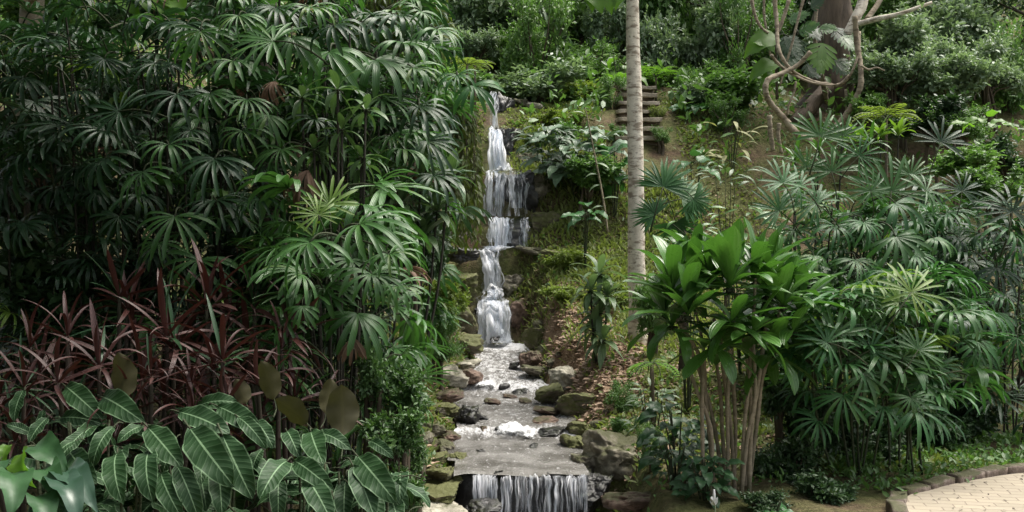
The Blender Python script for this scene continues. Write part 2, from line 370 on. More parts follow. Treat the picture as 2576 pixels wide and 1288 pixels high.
def tube(g, pts, rad, sides=7, cap=True, mi=0, rough=0.0):
    pts = [Vector(p) for p in pts]; n = len(pts)
    rad = [rad] * n if isinstance(rad, (int, float)) else rad
    ref = Vector((1, 0, 0)); V = []; UV = []
    for i, p in enumerate(pts):
        d = (pts[min(i + 1, n - 1)] - pts[max(i - 1, 0)]).normalized()
        a = ref - d * ref.dot(d)
        if a.length < 1e-3: a = Vector((0, 1, 0)) - d * d.y
        a.normalize(); ref = a; b = d.cross(a)
        for k in range(sides):
            th = 2 * math.pi * k / sides
            rr = rad[i] * (1 + (rough * noise.noise((p + a * math.cos(th) + b * math.sin(th)) * 3.1) if rough else 0))
            V.append(p + (a * math.cos(th) + b * math.sin(th)) * rr); UV.append((k / sides, i / n))
    F = [(i * sides + k, i * sides + (k + 1) % sides, (i + 1) * sides + (k + 1) % sides, (i + 1) * sides + k) for i in range(n - 1) for k in range(sides)]
    if cap: F += [tuple(range(sides))[::-1], tuple((n - 1) * sides + k for k in range(sides))]
    g.add([tuple(v) for v in V], F, UV, mi)

def spline(pts, rad, m=6):
    """Catmull-Rom through pts, with radii"""
    pts = [Vector(p) for p in pts]; P_ = [pts[0] * 2 - pts[1]] + pts + [pts[-1] * 2 - pts[-2]]
    op, orr = [], []
    for i in range(1, len(P_) - 2):
        for k in range(m):
            t = k / m; a, b, c, d = P_[i - 1:i + 3]
            op.append(0.5 * ((2 * b) + (c - a) * t + (2 * a - 5 * b + 4 * c - d) * t * t + (3 * b - a - 3 * c + d) * t ** 3))
            orr.append(rad[i - 1] * (1 - t) + rad[i] * t)
    op.append(pts[-1]); orr.append(rad[-1])
    return op, orr

PROF = {
    'strap': [(0, .35), (.2, .8), (.5, 1), (.8, .72), (.93, .38), (1, .02)],
    'palm': [(0, .28), (.3, .75), (.55, 1), (.85, .9), (.95, .62), (1, .3)],
    'oval': [(0, .08), (.12, .6), (.35, .97), (.55, 1), (.8, .72), (.93, .36), (1, .02)],
    'heart': [(0, .55), (.08, .9), (.25, 1), (.5, .86), (.75, .5), (.92, .16), (1, .01)],
    'spoon': [(0, .22), (.15, .42), (.4, .82), (.62, 1), (.82, .86), (.94, .45), (1, .04)],
    'lance': [(0, .1), (.2, .7), (.42, 1), (.7, .7), (.9, .25), (1, .01)],
}
def strip(L, W, prof='oval', n=6, up=0.0, droop=0.6, fold=0.25, wave=0.0, side=0.0, pw=1.3, seed=0, ph=None):
    """a leaf blade: grows along +Y, upper face +Z; 5 points across when wavy, else 3"""
    pr = PROF[prof]; xs = [p[0] for p in pr]; ys = [p[1] for p in pr]
    cross = (-1, -.5, 0, .5, 1) if wave else (-1, 0, 1)
    V, UV = [], []; y = z = x = 0.0; ds = L / n; ph = seed * 1.7
    for i in range(n + 1):
        t = i / n; w = np.interp(t, xs, ys) * W * 0.5
        a = up - droop * t ** pw
        for c in cross:
            zz = z + abs(c) * w * fold
            if wave: zz += wave * W * (abs(c) ** 2) * math.sin(t * 17 + c * 2 + ph)
            V.append((x + c * w, y - abs(c) * w * fold * math.sin(a) * 0.5, zz)); UV.append((c, t))
        y += math.cos(a) * ds; z += math.sin(a) * ds; x += side * ds * t
    k = len(cross)
    F = [(i * k + j, i * k + j + 1, (i + 1) * k + j + 1, (i + 1) * k + j) for i in range(n) for j in range(k - 1)]
    return np.array(V), F, np.array(UV)

def xf(v, m):
    m = np.array(m); return v @ m[:3, :3].T + m[:3, 3]

# small leaf for shrubs: folded, pointed, 7 verts
SL_V = np.array([(0, 0, 0), (-.2, .3, .05), (-.19, .62, .03), (0, 1, -.12), (.19, .62, .03), (.2, .3, .05), (0, .48, -.01)])
SL_F = [(0, 6, 2, 1), (6, 3, 2), (0, 5, 4, 6), (6, 4, 3)]
SL_UV = np.array([(0, 0), (-1, .3), (-1, .62), (0, 1), (1, .62), (1, .3), (0, .48)], float)

def rand_unit(n):
    v = rng.normal(size=(n, 3)); return v / np.linalg.norm(v, axis=1)[:, None]

def bases(f, nrm, s, wid=1.0):
    f = f / np.linalg.norm(f, axis=1)[:, None]
    x = np.cross(f, nrm); x /= (np.linalg.norm(x, axis=1)[:, None] + 1e-9)
    z = np.cross(x, f)
    return np.stack([x * (s * wid)[:, None], f * s[:, None], z * s[:, None]], axis=2)

# ------------------------------------------------------------------ terrain
ROWS = [  # distance, water level, left and right edge (in view pixels)
    (9.42, 0.00, 1152, 1478), (10.3, 0.00, 1158, 1450), (11.1, 0.01, 1150, 1425), (11.45, 0.09, 1178, 1420), (12.5, 0.12, 1158, 1400),
    (13.6, 0.17, 1172, 1390), (14.0, 0.30, 1195, 1342), (15.0, 0.42, 1212, 1336), (16.45, 0.58, 1208, 1305)]
FALLS = [  # name, (top distance, z, uL, uR), (foot distance, z, uL, uR)
    ('A', (16.95, 1.27, 1190, 1284), (16.5, 0.62, 1187, 1290), 'fall_mid'),
    ('A2', (17.34, 1.46, 1210, 1268), (16.93, 1.26, 1198, 1278), 'fall_full'),
    ('CB', (18.0, 2.17, 1222, 1300), (17.58, 2.09, 1197, 1258), 'fall_full'),
    ('B', (17.6, 2.10, 1198, 1254), (17.32, 1.44, 1212, 1266), 'fall_mid'),
    ('C', (18.15, 2.66, 1228, 1332), (17.95, 2.14, 1226, 1330), 'fall_thin'),
    ('D', (18.7, 3.52, 1222, 1332), (18.4, 2.70, 1214, 1334), 'fall_thin'),
    ('E', (20.2, 4.46, 1228, 1262), (18.75, 3.54, 1226, 1280), 'fall_full'),
    ('F', (21.6, 5.42, 1228, 1250), (20.4, 4.50, 1226, 1256), 'fall_mid')]
def X(u, d): return (u - 1288) / 2576 * d
_by = [-8, 9.72, 9.86] + [r[0] for r in ROWS[1:]] + [16.6, 17.0, 17.3, 17.55, 17.65, 17.95, 18.1, 18.4, 18.65, 19.0, 20.2, 21.6, 22.3, 26, 28, 33, 45, 62]
_bz = [-.95, -.95, -.15] + [r[1] - .15 for r in ROWS[1:]] + [0.5, 1.12, 1.28, 1.4, 1.95, 2.0, 2.5, 2.55, 3.3, 3.5, 4.2, 5.15, 5.3, 6.6, 7.7, 10.6, 17.5, 26]
_bc = [0.1, 0.1, X(1315, 9.42)] + [X((r[2] + r[3]) / 2, r[0]) for r in ROWS[1:]] + [X(1240, 16.6), X(1237, 17), X(1237, 17.3), X(1230, 17.5), X(1226, 17.6), X(1270, 18), X(1278, 18.1), X(1272, 18.4), X(1272, 18.6), X(1252, 19), X(1245, 20.2), X(1240, 21.6), X(1240, 22.3), X(1240, 26), -.5, -.5, -.5, -.5]
_bw = [0.62, 0.62, 0.6] + [(X(r[3], r[0]) - X(r[2], r[0])) / 2 for r in ROWS[1:]] + [.38, .36, .3, .28, .3, .4, .42, .46, .46, .3, .2, .15, .1, .05, .05, .05, .05, .05]
GY = [-8, 9.0, 11.0, 12.5, 14.5, 16, 17.5, 18.2, 19, 21.5, 24, 28, 33, 45, 62]
GZ = [0.05, 0.05, 0.20, .50, .88, 1.38, 2.25, 2.9, 3.55, 5.0, 5.75, 7.7, 10.6, 17.5, 26]
def sm(t): t = min(1, max(0, t)); return t * t * (3 - 2 * t)
def H(x, y):
    yr = y - 1.6 * sm((x - 2.2) / 2.5) * sm((22 - y) / 8) - 1.0 * sm((-1.6 - x) / 2) * sm((20 - y) / 6)
    g = float(np.interp(yr, GY, GZ))
    zb = float(np.interp(y, _by, _bz)); xc = float(np.interp(y, _by, _bc)); hw = float(np.interp(y, _by, _bw))
    d = abs(x - xc) - hw
    wd = 0.55 if y < 16.5 else 0.8
    t = sm(d / wd)
    rocky = 0.06 if x < 3.0 or y > 10 else 0.02
    z = zb * (1 - t) + g * t
    z += t * (rocky * noise.noise(Vector((x * 1.6, y * 1.6, 0))) * 1.6 + (0.18 * noise.noise(Vector((x * .5, y * .5, 3))) if y > 11 else 0))
    if x > 2.2 and y < 9.6:                                   # level ground under the paved path
        k = sm((x - 2.2) / .5) * sm((9.6 - y) / .5); z = z * (1 - k) + 0.05 * k
    return z

def build_ground():
    xs = np.concatenate([np.linspace(-34, -6, 30)[:-1], np.linspace(-6, -2, 34)[:-1], np.linspace(-2, 2.6, 96)[:-1], np.linspace(2.6, 8, 40)[:-1], np.linspace(8, 36, 30)])
    ys = np.concatenate([np.linspace(-8, 7, 24)[:-1], np.linspace(7, 22, 240)[:-1], np.linspace(22, 34, 60)[:-1], np.linspace(34, 62, 40)])
    V = [(x, y, H(x, y)) for y in ys for x in xs]
    n = len(xs)
    F = [(j * n + i, j * n + i + 1, (j + 1) * n + i + 1, (j + 1) * n + i) for j in range(len(ys) - 1) for i in range(n - 1)]
    g = Geo(); g.add(V, F)
    o = link_obj('ground', g.mesh('ground', M['ground'])); tag(o, 'earth bank and hillside with moss and fallen leaves', kind='structure')
build_ground()

# ------------------------------------------------------------------ water
def build_pools():
    g = Geo(); ds = [r[0] for r in ROWS]
    ys = np.linspace(9.40, 16.55, 150); nx = 26
    V, UV = [], []
    for y in ys:
        z = np.interp(y, ds, [r[1] for r in ROWS]); a = X(np.interp(y, ds, [r[2] for r in ROWS]), y) - .12; b = X(np.interp(y, ds, [r[3] for r in ROWS]), y) + .12
        if y < 10: a += .08; b -= .10
        broken = max(math.exp(-((y - 11.35) / .16) ** 2) * .5, math.exp(-((y - 13.85) / .25) ** 2) * .5, math.exp(-((y - 16.45) / .45) ** 2) * 1.1, 0.12 if y > 11.5 else -0.05, 0.30 if y > 14 else 0)
        for k in range(nx):
            s = k / (nx - 1); x = a + (b - a) * s
            zz = z + .012 * noise.noise(Vector((x * 6, y * 5, 1))) + .045 * broken * noise.noise(Vector((x * 9, y * 9, 5)))
            if y < 9.5: zz -= .02 * (9.5 - y) / .1; y += .05 * noise.noise(Vector((x * 5, 0, 4)))
            V.append((x, y, zz)); UV.append((s, broken))
    F = [(j * nx + i, j * nx + i + 1, (j + 1) * nx + i + 1, (j + 1) * nx + i) for j in range(len(ys) - 1) for i in range(nx - 1)]
    g.add(V, F, UV)
    # pool below the weir
    V = []; UV = []
    for j in range(20):
        for i in range(12):
            x = -.75 + 1.75 * i / 11; y = 4.0 + 5.25 * j / 19
            V.append((x, y, -.82 + .02 * noise.noise(Vector((x * 5, y * 5, 2))))); UV.append((0, max(0, 1 - (9.25 - y) / .8)))
    g.add(V, [(j * 12 + i, j * 12 + i + 1, (j + 1) * 12 + i + 1, (j + 1) * 12 + i) for j in range(19) for i in range(11)], UV)
    o = link_obj('stream_water', g.mesh('stream_water', M['pool'])); tag(o, 'shallow grey stream running down through the pools', kind='structure')
build_pools()

def fall_sheet(g, top, foot, mi, off=0.0, seed=0, nx=22, ny=14, arc=0.10, ragged=0.05, c0=0.0, c1=1.0, bounce=0.0):
    """one strand of falling water: it leaves the lip, may strike the rock on the way, and frays at its sides"""
    V, UV = [], []
    for j in range(ny + 1):
        s = j / ny
        e0 = ragged * (noise.noise(Vector((s * 3.1, seed, 1))) + .5 * noise.noise(Vector((s * 9, seed, 2)))); e1 = ragged * (noise.noise(Vector((s * 3.1, seed, 5))) + .5 * noise.noise(Vector((s * 9, seed, 6))))
        for i in range(nx + 1):
            c = c0 + (c1 - c0) * i / nx
            u = (top[2] + (top[3] - top[2]) * c) * (1 - s) + (foot[2] + (foot[3] - foot[2]) * c) * s
            nz = noise.noise(Vector((c * 7 + seed, s * 1.2, seed)))
            lip = .05 * noise.noise(Vector((c * 5, 0, seed + 3))) * (1 - s)
            d = top[0] + (foot[0] - top[0]) * (1 - (1 - s) ** 1.8) - off
            z = top[1] + (foot[1] - top[1]) * (s ** 1.5) + lip
            d -= arc * (0.5 + nz) * math.sin(min(1, s * 1.4) * math.pi / 2) * .6
            d -= bounce * (abs(math.sin(s * 5.2 + nz * 2 + seed)) ** 3) * .12
            V.append((X(u, d) + e0 * (1 - i / nx) + e1 * i / nx, d, z + (0.03 * nz if s < .9 else 0))); UV.append((c * (top[3] - top[2]) / 120 + seed * .37, s))
    k = nx + 1
    g.add(V, [(j * k + i, j * k + i + 1, (j + 1) * k + i + 1, (j + 1) * k + i) for j in range(ny) for i in range(nx)], UV, mi)

def foam_mound(g, u0, u1, d, z, h, depth, mi, seed):
    nx, ny = 26, 12; V, UV = [], []
    for j in range(ny + 1):
        for i in range(nx + 1):
            c = i / nx; s = j / ny; x = X(u0 + (u1 - u0) * c, d); y = d - depth * (1 - s)
            e = (math.sin(c * math.pi) ** .5) * math.sin(s * math.pi) ** .6
            zz = z + h * e * (0.55 + .9 * noise.noise(Vector((x * 8, y * 8, seed))) + .4 * noise.noise(Vector((x * 21, y * 21, seed))))
            V.append((x, y, zz)); UV.append((c, s))
    k = nx + 1
    g.add(V, [(j * k + i, j * k + i + 1, (j + 1) * k + i + 1, (j + 1) * k + i) for j in range(ny) for i in range(nx)], UV, mi)

def build_falls():
    names = ['fall_full', 'fall_mid', 'fall_thin', 'fall_weir', 'foam']; mats = [M[n] for n in names]
    g = Geo()
    for k, (nm, top, foot, mt) in enumerate(FALLS):
        if mt != 'fall_thin': fall_sheet(g, top, foot, names.index('fall_thin'), 0.02, k, ragged=.08)
        if mt != 'foam':
            rs = random.Random(k + 50); n = 12 if mt == 'fall_thin' else 6 if k == 0 else 4
            for q in range(n):
                w_ = rs.uniform(.07, .24) if mt == 'fall_thin' else rs.uniform(.3, .6); a = rs.uniform(0, 1 - w_)
                z1 = rs.uniform(.75, 1) if rs.random() < .3 else 1
                ft = tuple(top[m] + (foot[m] - top[m]) * z1 for m in range(4))
                fall_sheet(g, top, ft, names.index(rs.choice(['fall_mid', 'fall_thin', 'fall_mid'] if mt == 'fall_thin' else ['fall_full', 'fall_mid', 'fall_mid'])), 0.05 + .035 * q, k * 9 + q + 100, nx=10, ragged=.05, c0=a, c1=a + w_, bounce=1.0)
    # the bright main threads of the wider falls
    fall_sheet(g, (18.70, 3.54, 1222, 1282), (18.35, 2.72, 1222, 1262), 1, .14, 41)
    fall_sheet(g, (18.15, 2.68, 1244, 1282), (17.9, 2.14, 1246, 1276), 0, .12, 42)
    fall_sheet(g, (20.25, 4.47, 1228, 1258), (18.8, 3.56, 1230, 1276), 0, .10, 43)
    for u0, u1, d, z, h, dep, s in [(1200, 1304, 16.62, .58, .22, .55, 1), (1216, 1262, 17.3, 1.43, .12, .35, 2), (1228, 1300, 18.72, 3.50, .16, .35, 3), (1210, 1268, 17.95, 2.08, .05, .3, 6),
                                  (1238, 1345, 11.5, .06, .11, .5, 4), (1180, 1260, 14.05, .24, .08, .4, 5), (1300, 1356, 11.3, .03, .06, .3, 8), (1222, 1250, 20.45, 4.46, .1, .3, 9)]:
        foam_mound(g, u0, u1, d, z, h, dep, 4, s)
    o = link_obj('waterfall', g.mesh('waterfall', mats)); tag(o, 'white water falling down the rock steps', kind='structure')
    g = Geo()
    for a, b, sd in [(1188, 1206, 66), (1200, 1250, 60), (1232, 1250, 67), (1262, 1290, 64), (1296, 1340, 65), (1330, 1385, 61), (1372, 1402, 68), (1395, 1476, 62), (1425, 1455, 69), (1462, 1478, 63)]:
        fall_sheet(g, (9.40, -.005, a, b), (9.22, -.84, a - 2, b + 2), 3, .01 + .008 * (sd - 60), sd, nx=16, ny=16, arc=.06, ragged=.03, bounce=.5)
    o = link_obj('weir_water', g.mesh('weir_water', mats)); tag(o, 'thin curtain of water over the lowest ledge', kind='structure')
build_falls()

# ------------------------------------------------------------------ rocks
import bmesh
def rock_mesh(name, mat, seed, planes=11, flat=1.0, rough=.16, sub=5):
    rr = random.Random(seed); bm = bmesh.new(); bmesh.ops.create_icosphere(bm, subdivisions=sub, radius=1)
    pl = [(Vector((0, 0, 1)), rr.uniform(.5, .75))]
    for _ in range(planes):
        n = Vector((rr.gauss(0, 1), rr.gauss(0, 1), rr.gauss(0, 1) * flat)).normalized(); pl.append((n, rr.uniform(.48, .80)))
    off = Vector((seed * 3.3, seed * 1.7, 0))
    for v in bm.verts:
        p = v.co.copy()
        for n, d in pl:
            k = p.dot(n) - d
            if k > 0: p -= n * k * .97
        q = p * 2.6 + off
        layer = abs(noise.noise(Vector((p.x * 1.2, p.y * 1.2, p.z * 7)) + off))
        p += p.normalized() * (rough * noise.noise(p * 1.6 + off) + rough * .6 * (abs(noise.noise(q)) * 2 - .5) + rough * .4 * noise.noise(p * 7 + off) + rough * .2 * noise.noise(p * 17 + off) - .07 * layer)
        v.co = p
    me = bpy.data.meshes.new(name); bm.to_mesh(me); bm.free(); me.materials.append(M[mat])
    for p in me.polygons: p.use_smooth = True
    return me
RV = {k: [rock_mesh('rock_%s' % k, k, 10 * j + i) for i in range(5)] for j, k in enumerate(['rock', 'rock_moss', 'rock_pale', 'rock_wet', 'rock_red'])}
nrock = [0]
def rock(u, v, d, w, h, mat, label, cat='rock', dep=None, rz=None, name='rock', sink=.0, group=None, tilt=.2):
    """a rock whose middle shows at (u, v): w, h its width and height in view pixels"""
    k = nrock[0]; nrock[0] += 1; rr = random.Random(k * 7 + 1)
    o = link_obj(name, RV[mat][k % 5]); sx = w / 2576 * d / 2 / .80; sz = h / 2576 * d / 2 / .80; sy = (dep or (sx * .6 + sz * .4))
    o.location = P(u, v, d + sy * .3); o.scale = (sx, sy, sz)
    o.rotation_euler = (rr.uniform(-tilt, tilt), rr.uniform(-tilt, tilt), rr.uniform(-.5, .5) if rz is None else rz)
    return tag(o, label, cat, group)

LB = 'rocks along the left bank'; RB = 'rocks along the right bank'; ST = 'stones in the stream'; LG = 'wet ledges behind the falls'
for a in [
    # ledges the water falls over
    (1238, 800, 17.2, 130, 90, 'rock_wet', 'dark wet ledge behind the wide fall just above the foaming pool', .45, LG),
    (1228, 682, 17.95, 96, 100, 'rock_wet', 'dark wet ledge behind the narrow middle fall', .4, LG),
    (1282, 592, 18.15, 150, 90, 'rock_wet', 'low dark ledge under the widest veil of water', .4, LG),
    (1284, 496, 18.62, 150, 130, 'rock_wet', 'dark rock face behind the widest veil of thin water threads', .32, LG),
    (1268, 375, 20.1, 80, 120, 'rock_wet', 'grey slab beside the upper chute of white water', .5, LG),
    (1262, 290, 21.6, 80, 120, 'rock_wet', 'dark rock beside the topmost thread of water', .4, LG),
    (1356, 478, 18.55, 74, 104, 'rock', 'grey wet boulder on the right of the widest veil of water', .35, LG),
    (1368, 560, 18.1, 92, 66, 'rock_moss', 'shadowed mossy rock on the right below the widest veil', .35, LG),
    (1345, 632, 17.5, 90, 30, 'rock', 'flat layered stone right of the ledge under the veil', .3, RB),
    (1150, 592, 17.0, 70, 34, 'rock', 'pale flat stone left of the ledge under the hanging foliage', .25, LB),
    (1158, 640, 16.6, 80, 44, 'rock_wet', 'dark stone below the pale flat stone left of the narrow fall', .3, LB),
    (1165, 720, 16.5, 80, 80, 'rock_moss', 'mossy rock left of the narrow middle fall', .4, LB),
    (1160, 800, 15.8, 90, 80, 'rock_moss', 'mossy rock left of the wide fall above the foaming pool', .4, LB),
    (1150, 870, 15.0, 120, 80, 'rock_moss', 'broad brown mossy rock left of the foaming pool', .5, LB),
    (1298, 715, 17.5, 56, 60, 'rock', 'grey mossy rock right of the narrow middle fall', .4, RB),
    (1312, 790, 16.9, 60, 90, 'rock_red', 'reddish rock right of the wide fall above the foaming pool', .35, RB),
    (1352, 850, 15.6, 60, 56, 'rock_moss', 'upright pale mossy rock on the litter slope by the foaming pool', .25, RB),
    (1335, 905, 14.6, 46, 50, 'rock_red', 'small brown rock on the right edge of the upper run', .2, RB),
    (1355, 935, 14.2, 90, 40, 'rock', 'flat yellowish stone above the two-knobbed pale rock', .3, RB),
    (1412, 950, 13.4, 66, 60, 'rock_pale', 'pale rock with a whitish top on the right bank', .28, RB),
    (1386, 990, 12.9, 76, 56, 'rock_moss', 'dark mossy rock just below the pale rock on the right bank', .3, RB),
    (1468, 1020, 12.0, 100, 76, 'rock_moss', 'large rounded boulder covered in green moss on the right bank', .35, RB),
    (1445, 1078, 11.3, 60, 50, 'rock_moss', 'small mossy stone below the large green boulder', .2, RB),
    (1455, 1120, 10.7, 80, 60, 'rock_moss', 'mossy rock at the right end of the lower pool', .28, RB),
    (1468, 1168, 10.0, 60, 60, 'rock', 'dark rock at the right end of the water curtain', .24, RB),
    (1545, 1145, 9.9, 165, 120, 'rock', 'big square flat topped boulder right of the lower pool', .5, RB),
    (1500, 1225, 9.4, 90, 100, 'rock_wet', 'dark wet rock under the big square boulder', .3, RB),
    (1590, 1262, 8.7, 120, 60, 'rock_red', 'low brown rock below the big square boulder', .3, RB),
    (1120, 950, 13.4, 100, 66, 'rock_pale', 'large bright whitish rock on the left bank', .35, LB),
    (1170, 918, 14.2, 70, 24, 'rock_pale', 'thin pale slab above the bright whitish rock', .25, LB),
    (1186, 945, 13.8, 50, 46, 'rock_red', 'brown rock between the bright whitish rock and the water', .25, LB),
    (1110, 1000, 12.7, 90, 40, 'rock_red', 'brown flat rock under the bright whitish rock', .25, LB),
    (1110, 1035, 12.0, 95, 60, 'rock_moss', 'yellowish mossy rock on the left bank beside the middle pool', .3, LB),
    (1176, 1050, 11.7, 62, 66, 'rock_wet', 'dark greenish boulder standing in the left edge of the middle pool', .22, LB),
    (1090, 1085, 11.2, 70, 50, 'rock', 'grey stone left of the dark greenish boulder', .22, LB),
    (1130, 1098, 11.1, 56, 40, 'rock_red', 'reddish stone in the left bank by the lower pool', .2, LB),
    (1080, 1125, 10.7, 60, 44, 'rock_red', 'dull brown stone at the outer side of the left bank', .2, LB),
    (1118, 1130, 10.6, 56, 50, 'rock', 'small yellow grey stone at the left edge of the lower pool', .2, LB),
    (1150, 1155, 10.2, 50, 44, 'rock_moss', 'mossy stone at the water line of the lower pool', .2, LB),
    (1156, 1196, 9.6, 46, 40, 'rock_moss', 'mossy stone at the left end of the lip of the water curtain', .2, LB),
    (1110, 1200, 9.6, 110, 60, 'rock_moss', 'flat topped block left of the water curtain', .4, LB),
    (1110, 1245, 9.2, 110, 60, 'rock_moss', 'mossy block stacked under the flat topped block', .35, LB),
    (1115, 1290, 8.9, 100, 50, 'rock_pale', 'pale stone at the foot of the stacked mossy blocks', .3, LB),
    (1215, 1285, 9.0, 90, 50, 'rock_wet', 'wet grey stone at the foot of the water curtain', .25, ST),
    # in the stream
    (1252, 1192, 9.5, 34, 18, 'rock_wet', 'dark stone on the left part of the lip of the water curtain', .1, ST),
    (1392, 1194, 9.5, 30, 12, 'rock_wet', 'low dark stone on the right part of the lip of the water curtain', .1, ST),
    (1345, 1120, 10.7, 20, 10, 'rock_wet', 'small black stone near the right of the calm lower pool', .08, ST),
    (1322, 1008, 13.0, 26, 12, 'rock_red', 'small brown stone in the middle of the middle pool', .1, ST),
    (1280, 996, 13.3, 34, 12, 'rock_red', 'flat brown stone left of the black flat stone', .12, ST),
    (1294, 918, 14.7, 32, 16, 'rock_wet', 'black stone breaking the surface of the upper run', .12, ST),
    (1268, 974, 13.75, 26, 22, 'rock_wet', 'black pointed stone at the top of the middle pool', .1, ST),
    (1310, 985, 13.6, 40, 18, 'rock_wet', 'black flat stone right of the black pointed stone', .12, ST),
    (1240, 1010, 12.9, 36, 16, 'rock_red', 'brown stone in the left half of the middle pool', .12, ST),
    (1210, 1052, 11.9, 30, 18, 'rock_wet', 'dark stone beside the dark greenish boulder in the pool', .12, ST),
    (1215, 1082, 11.4, 42, 26, 'rock_red', 'orange brown stone left of the foam', .14, ST),
    (1256, 1078, 11.35, 26, 14, 'rock_wet', 'small dark stone poking out of the left of the foam', .08, ST),
    (1290, 1082, 11.3, 22, 14, 'rock_wet', 'small dark stone poking out of the middle of the foam', .08, ST),
    (1208, 1138, 10.45, 26, 20, 'rock_wet', 'lone black stone in the calm lower pool', .09, ST),
    (1366, 1060, 11.7, 60, 20, 'rock_red', 'flat reddish stone in the right of the middle pool', .16, ST),
    (1385, 1085, 11.3, 80, 22, 'rock_wet', 'dark flat stone at the right end of the foam', .2, ST),
    (1376, 1030, 12.2, 60, 18, 'rock_red', 'flat litter covered stone near the large green boulder', .2, ST),
    (1248, 850, 16.2, 26, 18, 'rock_wet', 'grey stone in the foaming pool', .12, ST),
    # up the bank
    (1345, 268, 21.4, 34, 28, 'rock_pale', 'pale yellow stone on the mossy slope by the top of the fall', .2, RB),
    (1310, 258, 21.9, 34, 26, 'rock', 'dull stone next to the top of the fall', .2, RB),
    (1330, 405, 19.5, 60, 40, 'rock', 'grey stone right of the upper chute', .3, RB),
    (1400, 640, 17.0, 70, 26, 'rock_moss', 'low mossy stone on the green bank right of the veil', .3, RB),
]:
    u, v, d, w, h, mat, lab, dep, grp = a
    rock(u, v, d, w, h, mat, lab, dep=dep, group=grp)
# small gravelly stones scattered in bank gaps
rr = random.Random(5)
def bank_stones():
    for side, lab, grp in ((-1, 'small stone wedged among the rocks of the left bank', 'small stones in the left bank'), (1, 'small stone wedged among the rocks of the right bank', 'small stones in the right bank')):
        for k in range(60):
            y = rr.uniform(9.3, 16.2); xc = np.interp(y, _by, _bc); hw = np.interp(y, _by, _bw)
            x = xc + side * (hw + abs(rr.gauss(0, .22))); s = rr.uniform(.04, .13)
            mat = rr.choice(['rock', 'rock_moss', 'rock_red', 'rock', 'rock_pale' if rr.random() < .3 else 'rock'])
            o = link_obj('stone', RV[mat][k % 5]); o.location = (x, y, H(x, y) + s * .3); o.scale = (s * rr.uniform(.9, 1.5), s, s * rr.uniform(.6, .9)); o.rotation_euler = (rr.uniform(-.3, .3), rr.uniform(-.3, .3), rr.uniform(0, 6))
            tag(o, lab, 'stone', grp)
bank_stones()

# ------------------------------------------------------------------ stone stairs, path, kerb
def block(w, d, h, seed=0, jag=.015):
    bm = bmesh.new(); bmesh.ops.create_cube(bm, size=1)
    bmesh.ops.subdivide_edges(bm, edges=bm.edges[:], cuts=5, use_grid_fill=True)
    for v in bm.verts:
        v.co = Vector((v.co.x * w, v.co.y * d, v.co.z * h)); q = v.co + Vector((seed * 2.1, seed, 0))
        v.co += Vector((noise.noise(q * 4), noise.noise(q * 4 + Vector((9, 0, 0))), noise.noise(q * 4 + Vector((0, 9, 0))))) * jag
    return bm
def bm_obj(name, bm, mat, parent=None, loc=(0, 0, 0), rz=0):
    me = bpy.data.meshes.new(name); bm.to_mesh(me); bm.free(); me.materials.append(mat)
    for p in me.polygons: p.use_smooth = True
    o = link_obj(name, me, parent, loc); o.rotation_euler = (0, 0, rz); return o
sx0 = P(1590, 300, 21.5).x; st = thing('stone_stairs', 'worn brown stone stairs climbing the hill behind the pale trunk', 'stairs', (sx0, 20.3, H(sx0, 20.3)))
for i in range(7):
    y = i * .42; z = i * .235 + .0
    bm_obj('step', block(.98 - .03 * i, .46, .08, i, .035), M['step'], st, (.04 * i, y, z), .03 * i)
    bm_obj('riser', block(.92 - .03 * i, .30, .30, i + 9, .03), M['riser'], st, (.04 * i, y + .05, z - .19), .03 * i)

o = bm_obj('rock_ledge', block(X(1490, 9.6) - X(1140, 9.6), .55, 1.0, 3, .05), M['rock_wet'], None, (X(1316, 9.6), 9.80, -.54)); tag(o, 'long dark wet ledge behind the lowest curtain of water', 'rock', LG)
PATH = [(2.6, 4.0), (2.75, 6.6), (3.02, 7.9), (3.45, 8.35), (4.0, 8.72), (4.6, 9.0), (6.0, 9.35), (9.0, 9.7), (13, 10.0)]
def build_path():
    pts, _ = spline([(a, b, 0) for a, b in PATH], [1] * len(PATH), 8)
    g = Geo(); V = []; F = []
    n = len(pts)
    for p in pts: V += [(p.x, p.y, .105), (max(p.x, 2.6) + (14 - p.x) * .5, min(p.y, 8) - (p.y - 2) * .4, .105), (14 if p.x > 3 else 13, 1.0, .105)]
    for i in range(n - 1): F += [(3 * i, 3 * i + 1, 3 * i + 4, 3 * i + 3), (3 * i + 1, 3 * i + 2, 3 * i + 5, 3 * i + 4)]
    g = Geo(); g.add(V, [q[::-1] for q in F], None)
    o = link_obj('path', g.mesh('path', M['paving'], False)); tag(o, 'sandy coloured brick paved path', kind='structure')
    k = thing('kerb', 'weathered brown stone kerb edging the brick path', 'kerb', (0, 0, 0), None); 
    acc = 0; last = pts[0]; r2 = random.Random(3)
    i = 0; L = r2.uniform(.22, .4); start = pts[0]; 
    dense, _ = spline([(a, b, 0) for a, b in PATH], [1] * len(PATH), 60)
    a = dense[0]
    for b in dense[1:]:
        if (b - a).length > L:
            mid = (a + b) / 2; ang = math.atan2(b.y - a.y, b.x - a.x)
            nrm = Vector((-math.sin(ang), math.cos(ang), 0))
            if mid.y > 6.5 and mid.x < 9:
                o = bm_obj('kerb_stone', block((b - a).length - .012, .12, .17, i, .022), M['kerb'], k, mid + nrm * .06 + Vector((0, 0, .065 + r2.uniform(-.02, .02))), ang + r2.uniform(-.04, .04))
            a = b.copy(); L = r2.uniform(.2, .42); i += 1
build_path()

